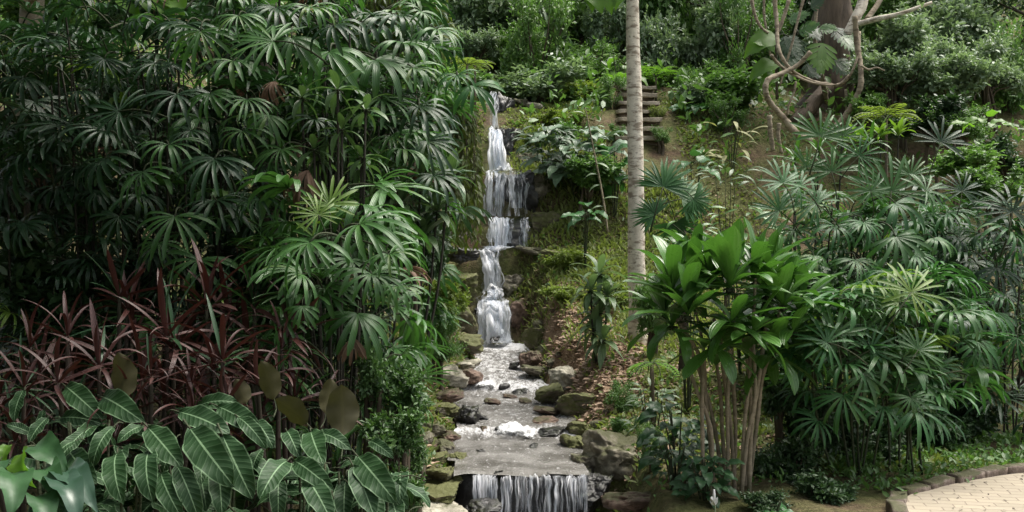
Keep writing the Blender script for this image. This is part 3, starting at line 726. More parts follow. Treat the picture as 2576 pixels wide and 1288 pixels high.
# ------------------------------------------------------------------ plant builders
def fan_mesh(name, mat, seed, nseg=10, spread=115, droop=1.2, width=.13, lift=.25, pet=1.1, dense=False, petmat=None):
    """a fan leaf: hub at the origin, fingers about 1 long spread round +Y, stalk running back and down"""
    r = random.Random(seed); g = Geo()
    for i in range(nseg):
        a = R(-spread + 2 * spread * (i + .5) / nseg + r.uniform(-6, 6)); L = r.uniform(.82, 1.08) * (1 - .12 * abs(a) / R(spread))
        v, f, uv = strip(L, width * r.uniform(.75, 1.25), 'lance' if dense else 'palm', 6, lift + r.uniform(-.12, .12), droop * r.uniform(.75, 1.3), .35, 0, r.uniform(-.12, .12), 1.25)
        c, s = math.cos(-a), math.sin(-a)
        v = v @ np.array([[c, -s, 0], [s, c, 0], [0, 0, 1]]).T
        g.add(v, f, uv)
    pts = [Vector((0, 0.01, 0)), Vector((0, -pet * .35, .02)), Vector((0, -pet * .7, -.12)), Vector((0, -pet, -.36))]
    p2, r2 = spline(pts, [.016, .017, .02, .024], 3); tube(g, p2, r2, 5, True, 1)
    return g.mesh(name, [mat, petmat or M['canegreen']])
FAN = {}
for mk, base in (('palm_deep', 100), ('palm_mid', 200), ('palm_blue', 300), ('palm_new', 400), ('palm_dry', 500)):
    FAN[mk, 'd'] = [fan_mesh('frond_' + mk, M[mk], base + i, [10, 11, 12, 13, 9][i], [95, 110, 120, 105, 90][i], [1.7, 1.4, 1.9, 1.5, 1.8][i], [.10, .088, .08, .075, .11][i], [.30, .2, .35, .25, .2][i], .55) for i in range(5)]
    FAN[mk, 'r'] = [fan_mesh('frond_' + mk, M[mk], base + 50 + i, [13, 15, 14][i], [135, 150, 125][i], [.55, .7, .45][i], [.085, .075, .09][i], .12) for i in range(3)]
    if mk == 'palm_dry':
        FAN[mk, 'd'] = [fan_mesh('frond_dry', M[mk], base + i, 12, 50, 2.0, .09, .2) for i in range(3)]
rf = random.Random(77)
def hero_matrix(u, v, d, r, mode, ang):
    p = P(u, v, d); s = r / 2576 * d * (rf.uniform(1.05, 1.35) if u < 1300 else rf.uniform(.9, 1.15))
    a = R(ang + rf.uniform(-14, 14))
    if mode == 'd':
        f = Vector((math.cos(a) * 1.0, -.60 + rf.uniform(-.35, .3), math.sin(a) * .85 + .15 + rf.uniform(-.2, .15))); n = Vector((rf.uniform(-.35, .35) + .2 * math.cos(a), -.55 + rf.uniform(-.3, .3), 1))
        s *= 1.12
    else:
        f = Vector((math.cos(a), .30 + rf.uniform(-.2, .2), math.sin(a))); n = Vector((rf.uniform(-.25, .25), -.9, .75 + rf.uniform(-.2, .2)))
    return place(p, f, n, s)

ncane = [0]
def cane_mesh(i):
    g = Geo(); r = random.Random(i); pts = []; rad = []
    bx, by = r.uniform(-.09, .09), r.uniform(-.09, .09)
    for k in range(15):
        t = k / 14; pts.append((bx * math.sin(t * 3), by * math.sin(t * 2.4), t)); rad.append(.009 * (1 + .25 * (k % 2)) * (1 - .15 * t))
    tube(g, pts, rad, 6)
    return g
CANES = {k: [cane_mesh(i).mesh('cane', M[k]) for i in range(4)] for k in ('cane', 'canegreen')}
def lady_palm(base, label, heroes, fill, height, radius, mats, group, canes=10, cane_mat='cane', zlo=.12, fr=.40, side=None):
    """clump of canes with fan leaves; heroes are leaves read off the photograph, fill the rest of the crown"""
    base = Vector(base); base.z = H(base.x, base.y) - .05
    t = thing('lady_palm', label, 'palm', base, group); tops = []
    canes = int(canes * .7)
    for i in range(canes):
        a = rf.uniform(0, 6.28); q = radius * .38 * math.sqrt(rf.random()); h = height * rf.uniform(.6, .95)
        lean = Vector((math.cos(a), math.sin(a), 0)) * q
        m = place(lean * .8, Vector((0, 1, 0)), (0, 0, 1)); m = Matrix.Translation(lean * .8) @ (Vector((0, 0, 1)).rotation_difference(Vector((lean.x * .9, lean.y * .9, h)).normalized())).to_matrix().to_4x4() @ Matrix.Diagonal((1.1, 1.1, h, 1))
        link_obj('cane', rf.choice(CANES[cane_mat]), t, mat=m)
    cnt = 0
    inv = Matrix.Translation(-base)
    for hh in heroes:
        u, v, d, r, mode, ang = hh[:6]; mk = hh[6] if len(hh) > 6 else rf.choice(mats)
        o = link_obj('frond', rf.choice(FAN[mk, mode]), t, mat=inv @ hero_matrix(u, v, d, r, mode, ang)); cnt += 1
        if mk == 'palm_dry': o['label'] = 'dry brown drooping frond'
        elif mk == 'palm_new': o['label'] = 'fresh bright green frond'
    for i in range(min(int(fill * 1.7), 99 - cnt)):
        a = rf.uniform(0, 6.28); zz = height * (zlo + (1 - zlo) * rf.random() ** .8)
        k = math.sqrt(max(0.05, 1 - ((zz / height - .55) / .55) ** 2)) if zz / height > .55 else 1.0
        q = radius * k * rf.uniform(.55, 1.0); o3 = Vector((math.cos(a), math.sin(a), 0))
        f = o3 + Vector((rf.uniform(-.3, .3), rf.uniform(-.3, .3), rf.uniform(-.35, .45))); n = Vector((o3.x * .5 + rf.uniform(-.4, .4), o3.y * .5 + rf.uniform(-.4, .4), 1))
        q9 = rf.random(); mk = 'palm_dry' if q9 < .022 and base.x < 0 else 'palm_new' if q9 < (.03 if base.x < 0 else .045) else rf.choice(mats)
        o = link_obj('frond', rf.choice(FAN[mk, 'd' if rf.random() < .75 else 'r']), t, mat=place(o3 * q + Vector((0, 0, zz)), f, n, fr * rf.uniform(.65, 1.3)))
        if mk == 'palm_dry': o['label'] = 'dry brown drooping frond'
    return t

def broad_mesh(name, mat, L=1.0, W=.4, prof='oval', up=.3, droop=.9, fold=.25, wave=0, n=8, pet=.5, petmat=None, seed=0, side=0):
    g = Geo(); v, f, uv = strip(L, W, prof, n, up, droop, fold, wave, side, 1.3, seed); g.add(v, f, uv)
    if pet:
        p2, r2 = spline([(0, .02, 0), (0, -pet * .5, -.04 * pet), (0, -pet, -.45 * pet)], [.012, .014, .02], 3); tube(g, p2, r2, 5, True, 1)
    return g.mesh(name, [mat, petmat or M['canegreen']])

def rosette(t, pos, n, length, meshes, el0=70, el1=-15, name='leaf', ax=(0, 0, 1), jit=.2, up=None):
    """leaves round a growing point: inner ones upright, outer ones lying out"""
    pos = Vector(pos)
    q0 = Vector((0, 0, 1)).rotation_difference(Vector(ax))
    for i in range(n):
        k = (i + .5) / n; a = i * 2.39996 + rf.uniform(-.25, .25); el = R(el0 + (el1 - el0) * k + rf.uniform(-8, 8))
        f = q0 @ Vector((math.cos(a) * math.cos(el), math.sin(a) * math.cos(el), math.sin(el)))
        nn = q0 @ Vector((-math.cos(a) * math.sin(el), -math.sin(a) * math.sin(el), math.cos(el)))
        link_obj(name, rf.choice(meshes), t, mat=place(pos + Vector((0, 0, -.05 * k * length)), f, nn + Vector((rf.uniform(-jit, jit), rf.uniform(-jit, jit), 0)), length * rf.uniform(.8, 1.15)))

def small_leaf_crown(clumps, n, size, up=.4, seed=0, hang=0.0, wid=1.0):
    """leaves spread over the surface and the inside of several uneven clumps"""
    g = Geo(); tot = sum(c[3] ** 2 for c in clumps)
    for (x, y, z, r) in clumps:
        k = max(6, int(n * r * r / tot)); d = rand_unit(k); rad = r * rng.uniform(.25, 1.08, k) ** .55
        lump = np.array([0.70 + .8 * noise.noise(Vector(q * 2.2) + Vector((x, y, z + seed))) for q in d])
        p = d * (rad * lump)[:, None] * np.array([1, 1, .85]) + np.array([x, y, z])
        f = d * .7 + rand_unit(k) * .8 + np.array([0, 0, up * .3 - hang]); nr = d * .5 + rand_unit(k) * .45 + np.array([0, 0, .75])
        g.many(SL_V, SL_F, SL_UV, bases(f, nr, size * rng.uniform(.6, 1.25, k), wid), p)
        ns = 5; d = rand_unit(ns); d[:, 2] = np.abs(d[:, 2]) + .25                # loose shoots that break the outline
        for q in d / np.linalg.norm(d, axis=1)[:, None]:
            m = 9; tt = np.linspace(.55, rng.uniform(1.2, 1.7), m); bend = rng.normal(size=3) * .12
            p = np.array([x, y, z]) + q * (tt * r)[:, None] + bend * (tt ** 2 * r)[:, None]
            f = q * .6 + rand_unit(m) * .8; g.many(SL_V, SL_F, SL_UV, bases(f, rand_unit(m) * .5 + np.array([0, 0, .8]), size * rng.uniform(.6, 1.1, m), wid), p)
    return g

def shrub_pair(seed, mat, n, size, shape, hang=0, wid=1.0):
    """foliage mesh about 1 in radius, and the stems that carry it"""
    r = random.Random(seed); cl = []
    for i in range(shape[0]):
        a = r.uniform(0, 6.28); q = r.uniform(.15, .75); cl.append((q * math.cos(a) * shape[1], q * math.sin(a) * shape[1], r.uniform(.25, 1.3) * shape[2], r.uniform(.2, .42)))
    g = small_leaf_crown(cl, n, size, seed=seed, hang=hang, wid=wid)
    s = Geo()
    for (x, y, z, q) in cl:
        p2, r2 = spline([(x * .12, y * .12, -.3), (x * .3, y * .3, z * .35), (x * .75 + r.uniform(-.08, .08), y * .75, z * .7), (x, y, z + q * .4)], [.030, .024, .016, .006], 3); tube(s, p2, r2, 5)
    return g.mesh('foliage', mat), s.mesh('stem', M['twig'])
SH = {}
def shrub_set(key, mat, n, size, shape, k=2, hang=0, wid=1.0, seed=0):
    SH[key] = [shrub_pair(seed + 31 * i + len(SH) * 7, M[mat], n, size, shape, hang, wid) for i in range(k)]
shrub_set('grey', 'shrub_grey', 4600, 0.135, (17, 1.1, .9), 3)
shrub_set('green', 'shrub_green', 3800, 0.15, (16, 1.1, .9), 3)
shrub_set('dark', 'shrub_dark', 3800, 0.16, (16, 1.1, .9), 2)
shrub_set('lime', 'shrub_lime', 3000, 0.14, (14, 1.1, .75), 2)
shrub_set('fine', 'shrub_green', 5200, 0.085, (17, 1.0, 1.1), 2)
shrub_set('fern_low', 'moss', 1500, .14, (12, 1.0, .7), 1)
shrub_set('leafy', 'leafy', 1700, .17, (15, .95, .9), 2, wid=1.1)
shrub_set('broad', 'shrub_green', 800, .22, (9, .9, .9), 2, wid=1.25)
shrub_set('broadgrey', 'drac', 600, .27, (8, .9, .9), 2, wid=1.15)
def shrub(u, v, d, w, h, key, label, cat='shrub', group=None, k=0, rz=None, base=None):
    """v is the middle of the crown as seen; w and h its size in view pixels"""
    p = P(u, v, d); sx = w / 2576 * d / 1.8; sz = h / 2576 * d / 1.5
    zb = p.z - sz * .85
    if key == 'lime' and d > 14 or ' low ' in label: zb = H(p.x, p.y) - .08 * sz
    t = thing('shrub', label, cat, (p.x, p.y, zb), group, rf.uniform(0, 6.28) if rz is None else rz)
    f, s = SH[key][k % len(SH[key])]
    o = link_obj('foliage', f, t); o.scale = (sx, sx, sz)
    g = H(p.x, p.y); o = link_obj('stem', s, t); o.scale = (sx, sx, sz)
    if zb - g > .35 * sz:                                   # crown carried above the ground on taller stems
        gg = Geo(); r = random.Random(int(u))
        for i in range(3):
            a = r.uniform(0, 6.28); p2, r2 = spline([(.3 * sx * math.cos(a), .3 * sx * math.sin(a), g - zb - .1), (.22 * sx * math.cos(a + .5), .2 * sx * math.sin(a), (g - zb) * .45), (.08 * math.cos(a), .08 * math.sin(a), .25 * sz)], [.035, .028, .018], 5); tube(gg, p2, r2, 6)
        link_obj('trunk', gg.mesh('trunk', M['twig']), t)
    return t

# ------------------------------------------------------------------ lady palms
def hl(txt, d, mode='d'):
    """rows of  u v r angle [mode] [material]"""
    out = []
    for ln in txt.strip().split('\n'):
        w = ln.split(); m = mode; mk = None
        for x in w[4:]:
            if x in 'dr': m = x
            else: mk = x
        q = (float(w[0]), float(w[1]), d + rf.uniform(-.35, .35), float(w[2]), m, float(w[3]))
        out.append(q + (mk,) if mk else q)
    return out
GL = 'lady palms massed on the left bank'; GR = 'lady palms on the right'
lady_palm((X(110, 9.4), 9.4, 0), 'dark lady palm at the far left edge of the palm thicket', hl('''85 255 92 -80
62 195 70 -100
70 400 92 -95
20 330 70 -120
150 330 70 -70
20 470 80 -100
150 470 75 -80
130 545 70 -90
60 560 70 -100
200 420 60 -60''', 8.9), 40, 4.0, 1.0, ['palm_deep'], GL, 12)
lady_palm((X(300, 9.3), 9.3, 0), 'dark lady palm second from the left edge, with fronds hanging in front of black gaps', hl('''262 148 66 -95
300 280 105 175 r
318 300 80 -30
262 330 80 -150
320 342 62 -70
265 400 98 -90
300 545 72 -95
250 480 68 -110
350 490 80 -70
225 655 85 -60
390 160 75 -115
350 50 66 -110
200 230 60 -90''', 8.5), 45, 4.3, .95, ['palm_deep'], GL, 12)
lady_palm((X(480, 9.2), 9.2, 0), 'tall lady palm with a pair of silvery hanging fronds near its middle', hl('''505 78 95 -80
470 60 80 -110
587 155 80 -85
445 238 92 -85
530 235 75 -70
430 165 66 -130
425 365 95 -70
540 400 95 -100
360 432 90 -100
440 545 98 -90
545 505 92 -60
500 654 110 -95
400 610 60 -100
610 330 70 -80
480 330 60 -120''', 8.1), 40, 4.5, .9, ['palm_deep', 'palm_deep', 'palm_mid'], GL, 12)
lady_palm((X(720, 9.2), 9.2, 0), 'lady palm of the thicket carrying two brown withered fronds', hl('''694 20 80 -90
688 104 105 160 r
655 100 95 200 r
734 95 90 -80
839 65 80 -75
829 130 110 -90
674 290 80 -100
709 375 92 -120
654 505 80 -110
690 205 60 -100 palm_dry
775 428 75 -100 palm_dry
760 470 50 -80 palm_dry
620 250 70 -90
790 300 70 -60
724 560 80 -90
780 20 80 -50
600 40 70 -100''', 8.2), 40, 4.7, .9, ['palm_deep', 'palm_mid', 'palm_mid'], GL, 12)
lady_palm((X(900, 9.6), 9.6, 0), 'lady palm arching its fronds over the stream side of the thicket', hl('''944 152 125 -50
914 55 95 -25
1039 172 95 -50
984 342 85 -80
1054 268 90 -80
1074 355 78 -60
1099 75 85 -55
1010 110 90 -30
1189 215 72 -65 palm_blue
1150 190 60 -80 palm_blue
960 250 80 -60
900 210 80 -80
1090 440 80 -70
1000 40 80 -40
1060 30 70 -60''', 8.9), 45, 4.6, .85, ['palm_mid', 'palm_mid', 'palm_deep'], GL, 7, zlo=.52)
lady_palm((X(850, 8.0), 8.0, 0), 'lighter green lady palm in front of the thicket with a fresh bright shoot on top', hl('''829 515 75 95 r palm_new
800 540 60 120 r palm_new
850 545 60 60 r palm_new
794 600 120 180 r
780 610 110 -130
904 565 120 -15
930 590 110 -35
860 600 95 -60
884 654 95 -80
934 689 105 -50
819 719 90 -100
899 789 110 -80
724 809 85 -120
760 690 90 -150
700 640 80 -140
980 640 90 -30
890 850 55 -90 palm_dry
1000 720 70 -60
760 770 60 -90''', 7.4), 30, 2.5, .7, ['palm_mid'], GL, 9)
lady_palm((X(1035, 13.0), 13.0, 0), 'small lady palm whose fronds droop over the mossy rocks beside the narrow fall', hl('''1105 672 58 -75
1050 640 60 -100
1030 590 60 -90
1070 610 50 -80''', 12.6), 12, 1.7, .34, ['palm_mid'], GL, 4)
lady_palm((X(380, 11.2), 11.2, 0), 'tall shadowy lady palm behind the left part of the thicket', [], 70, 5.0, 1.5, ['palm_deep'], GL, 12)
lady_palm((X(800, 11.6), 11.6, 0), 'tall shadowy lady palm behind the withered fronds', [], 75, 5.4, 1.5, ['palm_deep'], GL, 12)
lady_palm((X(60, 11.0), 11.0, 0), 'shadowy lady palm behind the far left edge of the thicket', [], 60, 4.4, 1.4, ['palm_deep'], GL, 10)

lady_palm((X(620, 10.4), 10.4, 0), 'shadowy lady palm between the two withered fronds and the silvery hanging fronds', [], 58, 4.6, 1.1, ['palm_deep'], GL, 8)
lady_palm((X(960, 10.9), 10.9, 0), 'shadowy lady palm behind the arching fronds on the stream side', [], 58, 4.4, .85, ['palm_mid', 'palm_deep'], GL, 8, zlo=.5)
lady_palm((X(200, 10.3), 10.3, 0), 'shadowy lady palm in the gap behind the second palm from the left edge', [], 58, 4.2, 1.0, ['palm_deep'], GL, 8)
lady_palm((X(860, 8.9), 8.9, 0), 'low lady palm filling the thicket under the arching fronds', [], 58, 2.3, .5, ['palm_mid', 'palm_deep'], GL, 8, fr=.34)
lady_palm((X(2090, 11.6), 11.6, 0), 'blue green lady palm behind the bright cane plant, with starry upright fronds', hl('''2092 432 88 95 r
2162 392 70 60 r
2062 342 76 80 r palm_mid
2120 340 70 70 r palm_mid
2052 512 96 150 r
2010 470 80 130 r
1960 530 85 150 r
2047 644 66 -100
2100 570 80 -100
2000 580 80 -130
2030 420 60 120 r
1970 460 70 110 r''', 10.9), 45, 2.55, .85, ['palm_blue', 'palm_mid'], GR, 10, fr=.34)
lady_palm((X(2250, 11.4), 11.4, 0), 'blue green lady palm with the tallest starry frond, left of the dark shrubs', hl('''2242 482 118 75 r
2172 560 85 -90
2252 512 90 -70
2252 595 95 -90
2152 654 75 -90
2222 679 72 -95
2300 560 80 -30
2330 480 80 20 r
2190 480 80 110 r
2300 640 80 -60
2350 600 70 -50
2290 440 70 50 r''', 10.5), 45, 2.5, .8, ['palm_blue', 'palm_blue', 'palm_mid'], GR, 10, fr=.34)
lady_palm((X(2420, 11.6), 11.6, 0), 'lady palm with a pale flat frond pointing at the dark trunk on the right', hl('''2382 540 98 -20
2410 600 80 -50
2440 660 80 -60
2407 684 75 -80
2367 358 72 70 r palm_deep
2420 480 70 60 r palm_deep
2350 690 75 -100''', 10.8), 50, 2.4, .85, ['palm_deep', 'palm_blue'], GR, 10, fr=.34)
lady_palm((X(2540, 10.8), 10.8, 0), 'lady palm cut off by the right border with shaded fronds', hl('''2547 532 95 60 r
2507 674 85 -70
2560 620 80 -90
2457 860 80 -80
2530 740 80 -60
2490 790 80 -100
2420 800 70 -120
2560 850 80 -90''', 10.2), 50, 2.6, .8, ['palm_deep', 'palm_blue'], GR, 9, fr=.34)
lady_palm((X(2150, 9.0), 9.0, 0), 'lower lady palm beside the bright cane plant, its dark canes standing behind the path end', hl('''2167 824 80 75 r
2082 862 100 150 r
2060 850 80 170 r
2100 840 80 100 r palm_mid
2122 994 88 -95
2032 984 80 -160
2057 1059 70 -150
2222 1024 75 -110
2130 900 90 -80
2190 880 80 30 r
2040 920 70 -150
2170 940 90 -70''', 8.4), 30, 1.75, .62, ['palm_blue', 'palm_mid'], GR, 12, 'canegreen', zlo=.42, fr=.38)
lady_palm((X(2290, 9.2), 9.2, 0), 'lower lady palm with pale fronds spreading out above the brick path', hl('''2327 954 95 30 r
2320 960 80 200 r
2332 1039 110 -40
2300 1030 90 -60
2270 900 85 80 r
2310 880 75 60 r
2360 920 70 20 r
2250 960 80 -110
2292 736 95 50 r palm_new
2260 760 70 120 r palm_new
2237 774 85 110 r palm_mid
2290 1000 80 -90''', 8.5), 28, 1.85, .6, ['palm_blue', 'palm_mid'], GR, 11, 'canegreen', zlo=.42, fr=.38)
lady_palm((X(2210, 13.2), 13.2, 0), 'shaded lady palm behind the starry fronds', [], 60, 2.6, 1.3, ['palm_deep', 'palm_mid'], GR, 8)
lady_palm((X(2450, 13.6), 13.6, 0), 'shaded lady palm in front of the brown slope at the right', [], 50, 2.1, 1.2, ['palm_deep'], GR, 8)

# a single fan palm with dense grey fans right of the pale trunk
p = P(1715, 520, 12.6); t = thing('fan_palm', 'short fan palm with one dense grey fan right of the pale trunk', 'palm', (p.x, p.y, H(p.x, p.y)))
dense = [fan_mesh('fan', M['palm_blue'], 900 + i, 34, 105, .5, .085, .05, 1.2, True) for i in range(2)]
inv = Matrix.Translation(-t.location)
for u, v, r, a in [(1668, 470, 92, 70), (1715, 500, 88, 15), (1745, 500, 70, -40), (1650, 540, 70, 150), (1700, 560, 80, -70)]:
    f = Vector((math.cos(R(a)), .35, math.sin(R(a)))); q = P(u, v, 12.4 + rf.uniform(-.15, .15))
    link_obj('frond', dense[len(t.children) % 2], t, mat=inv @ place(q, f, (rf.uniform(-.3, .1), -1, .5), r / 2576 * 12.4))
g = Geo(); tube(g, *spline([(0, 0, -.2), (.03, 0, .4), (0, 0, p.z - t.location.z - .15)], [.07, .06, .05]), 9); link_obj('trunk', g.mesh('trunk', M['dark_bark']), t)

# ------------------------------------------------------------------ cane plant (green) right of the middle
CL = {k: [broad_mesh('leaf_' + k, M[k], 1, w, 'lance', .15, d, .22, 0, 8, .12, seed=i) for i, (w, d) in enumerate(((.25, .9), (.22, 1.25), (.27, .6), (.23, 1.5)))] for k in ('cordy', 'drac', 'bright', 'croton', 'shrub_dark', 'palm_new', 'cream')}
SL = {k: [broad_mesh('leaf_strap', M[k], 1, w, 'strap', .1, d, .35, 0, 9, 0, seed=i) for i, (w, d) in enumerate(((.12, .55), (.10, .9), (.14, .3), (.11, 1.3)))] for k in ('drac', 'cordy', 'fern')}
SL['maroon'] = [broad_mesh('leaf_strap', M[k], 1, w, 'strap', .1, d, .4, 0, 9, 0, seed=i) for i, (w, d, k) in enumerate(((.085, .5, 'maroon'), (.07, .9, 'maroon'), (.10, .3, 'maroon'), (.075, 1.5, 'maroon'), (.06, 2.1, 'maroon'), (.06, .4, 'palm_deep'), (.08, 1.1, 'maroon')))]
D0 = 8.5
CB2 = [broad_mesh('cane_leaf', M['cordy'], 1, w, 'spoon', .15, d, .25, .02, 10, .1, seed=i) for i, (w, d) in enumerate(((.27, .7), (.24, 1.1), (.29, .35), (.25, 1.4)))]
def cane_plant(bu, label, stems, heads, grp='bright green cane plants with bare tan stems'):
    b = P(bu, 1240, D0); b.z = H(b.x, b.y); t = thing('cane_plant', label, 'plant', b, grp)
    for s in stems:
        d = D0 + rf.uniform(-.15, .2); g = Geo(); pts = [P(u, v, d) - b for u, v in s]; pts[0].z = -.1
        p2, r2 = spline(pts, [.018, .017, .016, .014, .012][:len(pts)], 8); r2 = [x * (1 + .12 * math.sin(k * 2.3)) for k, x in enumerate(r2)]
        tube(g, p2, r2, 9, True, 0, .15); link_obj('stem', g.mesh('stem', M['stem_tan']), t)
    for u, v, d, top in heads:
        rosette(t, P(u, v + 18, d) - b, 14, .50 if top else .44, CB2, 86 if top else 55, 0 if top else -40)
cane_plant(1780, 'left clump of the bright green cane plant, its tan stems leaning left', [[(1770, 1240), (1766, 1044), (1762, 904), (1700, 800)], [(1782, 1240), (1790, 1094), (1748, 969), (1728, 905), (1715, 800)], [(1828, 1240), (1818, 1100), (1812, 990), (1802, 900), (1796, 800)], [(1800, 1240), (1785, 1100), (1775, 1000), (1770, 880), (1745, 760)]],
    [(1690, 715, 8.35, 1), (1785, 690, 8.55, 1), (1730, 770, 8.15, 1), (1795, 850, 8.2, 0), (1690, 800, 8.4, 0), (1745, 720, 8.7, 1), (1840, 790, 8.1, 0)])
cane_plant(1868, 'right clump of the bright green cane plant, topped by upright glowing leaves', [[(1850, 1240), (1838, 1069), (1826, 984), (1815, 860), (1830, 720)], [(1862, 1240), (1880, 1104), (1900, 994), (1895, 850), (1900, 700)], [(1872, 1240), (1888, 1044), (1882, 924), (1860, 800), (1848, 740)], [(1878, 1240), (1905, 1060), (1918, 950), (1950, 850), (1965, 750)], [(1866, 1240), (1872, 1080), (1885, 960), (1890, 840)], [(1884, 1240), (1890, 1090), (1908, 960), (1930, 800)], [(1845, 1240), (1850, 1100), (1846, 980), (1840, 860)]],
    [(1900, 685, 8.5, 1), (1970, 745, 8.4, 1), (1835, 700, 8.25, 1), (1895, 815, 8.1, 0), (1995, 815, 8.45, 0), (1940, 870, 8.5, 0), (1930, 720, 8.8, 1)])

cane_plant(1835, 'middle clump of the bright green cane plant, half hidden behind the other two', [[(1835, 1220), (1830, 1050), (1835, 900), (1840, 780)], [(1825, 1220), (1790, 1040), (1740, 880), (1700, 780)]],
    [(1670, 770, 8.85, 1), (1750, 660, 8.9, 1), (1850, 665, 8.9, 1), (1940, 680, 8.95, 1), (2010, 760, 8.9, 1), (1850, 800, 8.8, 0), (1960, 840, 8.9, 0)])

# a maroon strap-leaved thicket
MG = 'maroon cordylines under the palms'
for u, v, d, h, lab in [(300, 700, 7.6, .62, 'maroon strap leaf plant rising left of the hanging fan frond'), (520, 720, 7.4, .66, 'tallest maroon strap leaf plant, with a red spike under the hanging fan frond'),
        (170, 800, 7.2, .6, 'dark maroon strap leaf plant above the first long veined leaf'), (640, 730, 7.5, .6, 'maroon strap leaf plant against the lighter green palm'), (420, 800, 7.0, .6, 'dark maroon strap leaf plant in the middle of the maroon row'),
        (60, 930, 6.8, .55, 'maroon strap leaf plant near the left border'), (730, 800, 7.2, .55, 'maroon strap leaf plant nearest the stream side'), (250, 880, 6.6, .5, 'low maroon strap leaf plant behind the upright brown leaf back'),
        (560, 860, 6.7, .55, 'low maroon strap leaf plant behind the middle veined leaves'), (700, 890, 6.9, .45, 'low maroon strap leaf plant behind the rounded olive leaf backs'), (380, 900, 6.5, .45, 'short maroon strap leaf plant between veined leaves and the maroon row')]:
    v += 45; p = P(u, v, d); z0 = H(p.x, p.y); t = thing('cordyline', lab, 'plant', (p.x, p.y, z0), MG)
    zt = p.z - z0
    for k in range(4):
        hz = zt * (.52 + .14 * k) if k else zt
        c = Vector((rf.uniform(-.28, .28), rf.uniform(-.2, .2), hz)) if k else Vector((0, 0, zt))
        g = Geo(); tube(g, *spline([(c.x * .2, c.y * .2, -.1), (c.x * .7, c.y * .6, hz * .5), tuple(c)], [.02, .018, .014]), 7); link_obj('stem', g.mesh('stem', M['dark_bark']), t)
        rosette(t, c, 14, h * rf.uniform(.55, .9), SL['maroon'], 84, -25, jit=.6)

# strap leaved green plants
def dracaena(u, v, d, r, label, key='drac', heads=((0, 0),), n=20, kind='strap', cat='plant', name='dracaena', el=(75, -30), group=None, bdx=0.0):
    p = P(u, v, d); p.x += bdx; z0 = H(p.x, p.y); t = thing(name, label, cat, (p.x, p.y, z0), group); s = r / 2576 * d
    for du, dv in heads:
        q = P(u + du, v + dv, d + rf.uniform(-.1, .1)) - Vector((p.x, p.y, z0))
        g = Geo(); tube(g, *spline([(q.x * .2, q.y * .3, -.2), (q.x * .8, q.y * .6, q.z * .5), tuple(q)], [.014, .013, .010]), 7); link_obj('stem', g.mesh('stem', M['cane']), t)
        rosette(t, q, n, s, (SL if kind == 'strap' else CL)[key], *el)
    return t
dracaena(1402, 110, 24, 70, 'tall strap leaf plant standing dark against the pale shrubs left of the trunk', heads=((0, 0), (-22, -40), (18, 40), (-10, 75)), n=18)
dracaena(1060, 450, 9.6, 95, 'broad strap leaf plant in front of the weeping foliage by the upper falls', 'drac', ((0, 0), (40, 80), (-50, 60), (70, 0), (10, 140)), 14, 'lance', el=(80, -45), bdx=-.55)
dracaena(1508, 690, 12.8, 80, 'yellow tipped leafy plant standing just left of the pale trunk', 'croton', ((0, 0), (-22, 40), (18, 55), (0, 95), (-15, 140), (10, 165)), 16, 'lance', el=(70, -50), name='croton')
dracaena(850, 225, 8.0, 90, 'broad leaved shrub with pale blades inside the palm thicket', 'drac', ((0, 0), (-90, 20), (70, 50), (10, 100), (-60, 150), (60, 170)), 9, 'lance', el=(60, -55), name='broadleaf_shrub')
dracaena(830, 345, 8.1, 80, 'drooping broad leaved plant under the pale bladed shrub in the thicket', 'drac', ((0, 0), (80, 70), (-30, 60)), 10, 'lance', el=(30, -75), name='broadleaf_shrub')
dracaena(2000, 400, 13.2, 70, 'bright strap leaf plant at the foot of the looping vines', 'cordy', ((0, 0), (60, -20), (120, -45), (190, -40)), 14, 'strap')
dracaena(2215, 345, 14.5, 62, 'lime green upright plant below the feathery fern shrub', 'palm_new', ((0, 0), (-50, 10), (45, -5)), 12, 'lance', el=(80, 10))

# ------------------------------------------------------------------ calatheas with pale midribs
CA = [broad_mesh('veined_leaf', M['calathea'], 1, w, 'oval', u0, d, .2, .075, 20, .35, seed=i) for i, (w, u0, d) in enumerate(((.38, .3, 1.3), (.34, .35, 1.6), (.40, .1, .8), (.32, .3, 1.9)))]
CB = [broad_mesh('leaf_back', M['calathea_back'], 1, w, 'oval', .0, d, .18, .05, 14, .5, seed=i) for i, (w, d) in enumerate(((.60, .45), (.66, .7)))]
CG = 'veined calatheas along the front left'
def hero_leaf(t, meshes, u0, v0, u1, v1, d0, d1, nrm=(0, -.85, .6), name='leaf', idx=None):
    a, b_ = P(u0, v0, d0), P(u1, v1, d1); f = b_ - a
    o = link_obj(name, meshes[idx if idx is not None else rf.randrange(len(meshes))], t, mat=Matrix.Translation(-t.location) @ place(a, f, Vector(nrm) + Vector((rf.uniform(-.25, .25), 0, 0)), f.length * (.88 if meshes is CA else 1.06)))
    return o
cal = {}
for k, u, v, d, lab in [('a', 160, 1150, 5.9, 'veined leaf plant beside the bright green leaf in the corner, leaves leaning left'), ('b', 320, 1150, 5.7, 'veined leaf plant with two big leaves hanging side by side'),
        ('c', 520, 1120, 5.7, 'veined leaf plant with scalloped leaves sweeping right in the middle of the row'), ('d', 770, 1150, 5.8, 'veined leaf plant with a bright curled leaf under the olive leaf backs'),
        ('e', 930, 1220, 6.0, 'veined leaf plant nearest the stream, leaf tips pointing at the rocks'), ('f', 250, 1050, 6.2, 'veined leaf plant behind, holding an upright brown leaf back')]:
    p = P(u, v, d); cal[k] = thing('calathea', lab, 'plant', (p.x, p.y, H(p.x, p.y)), CG)
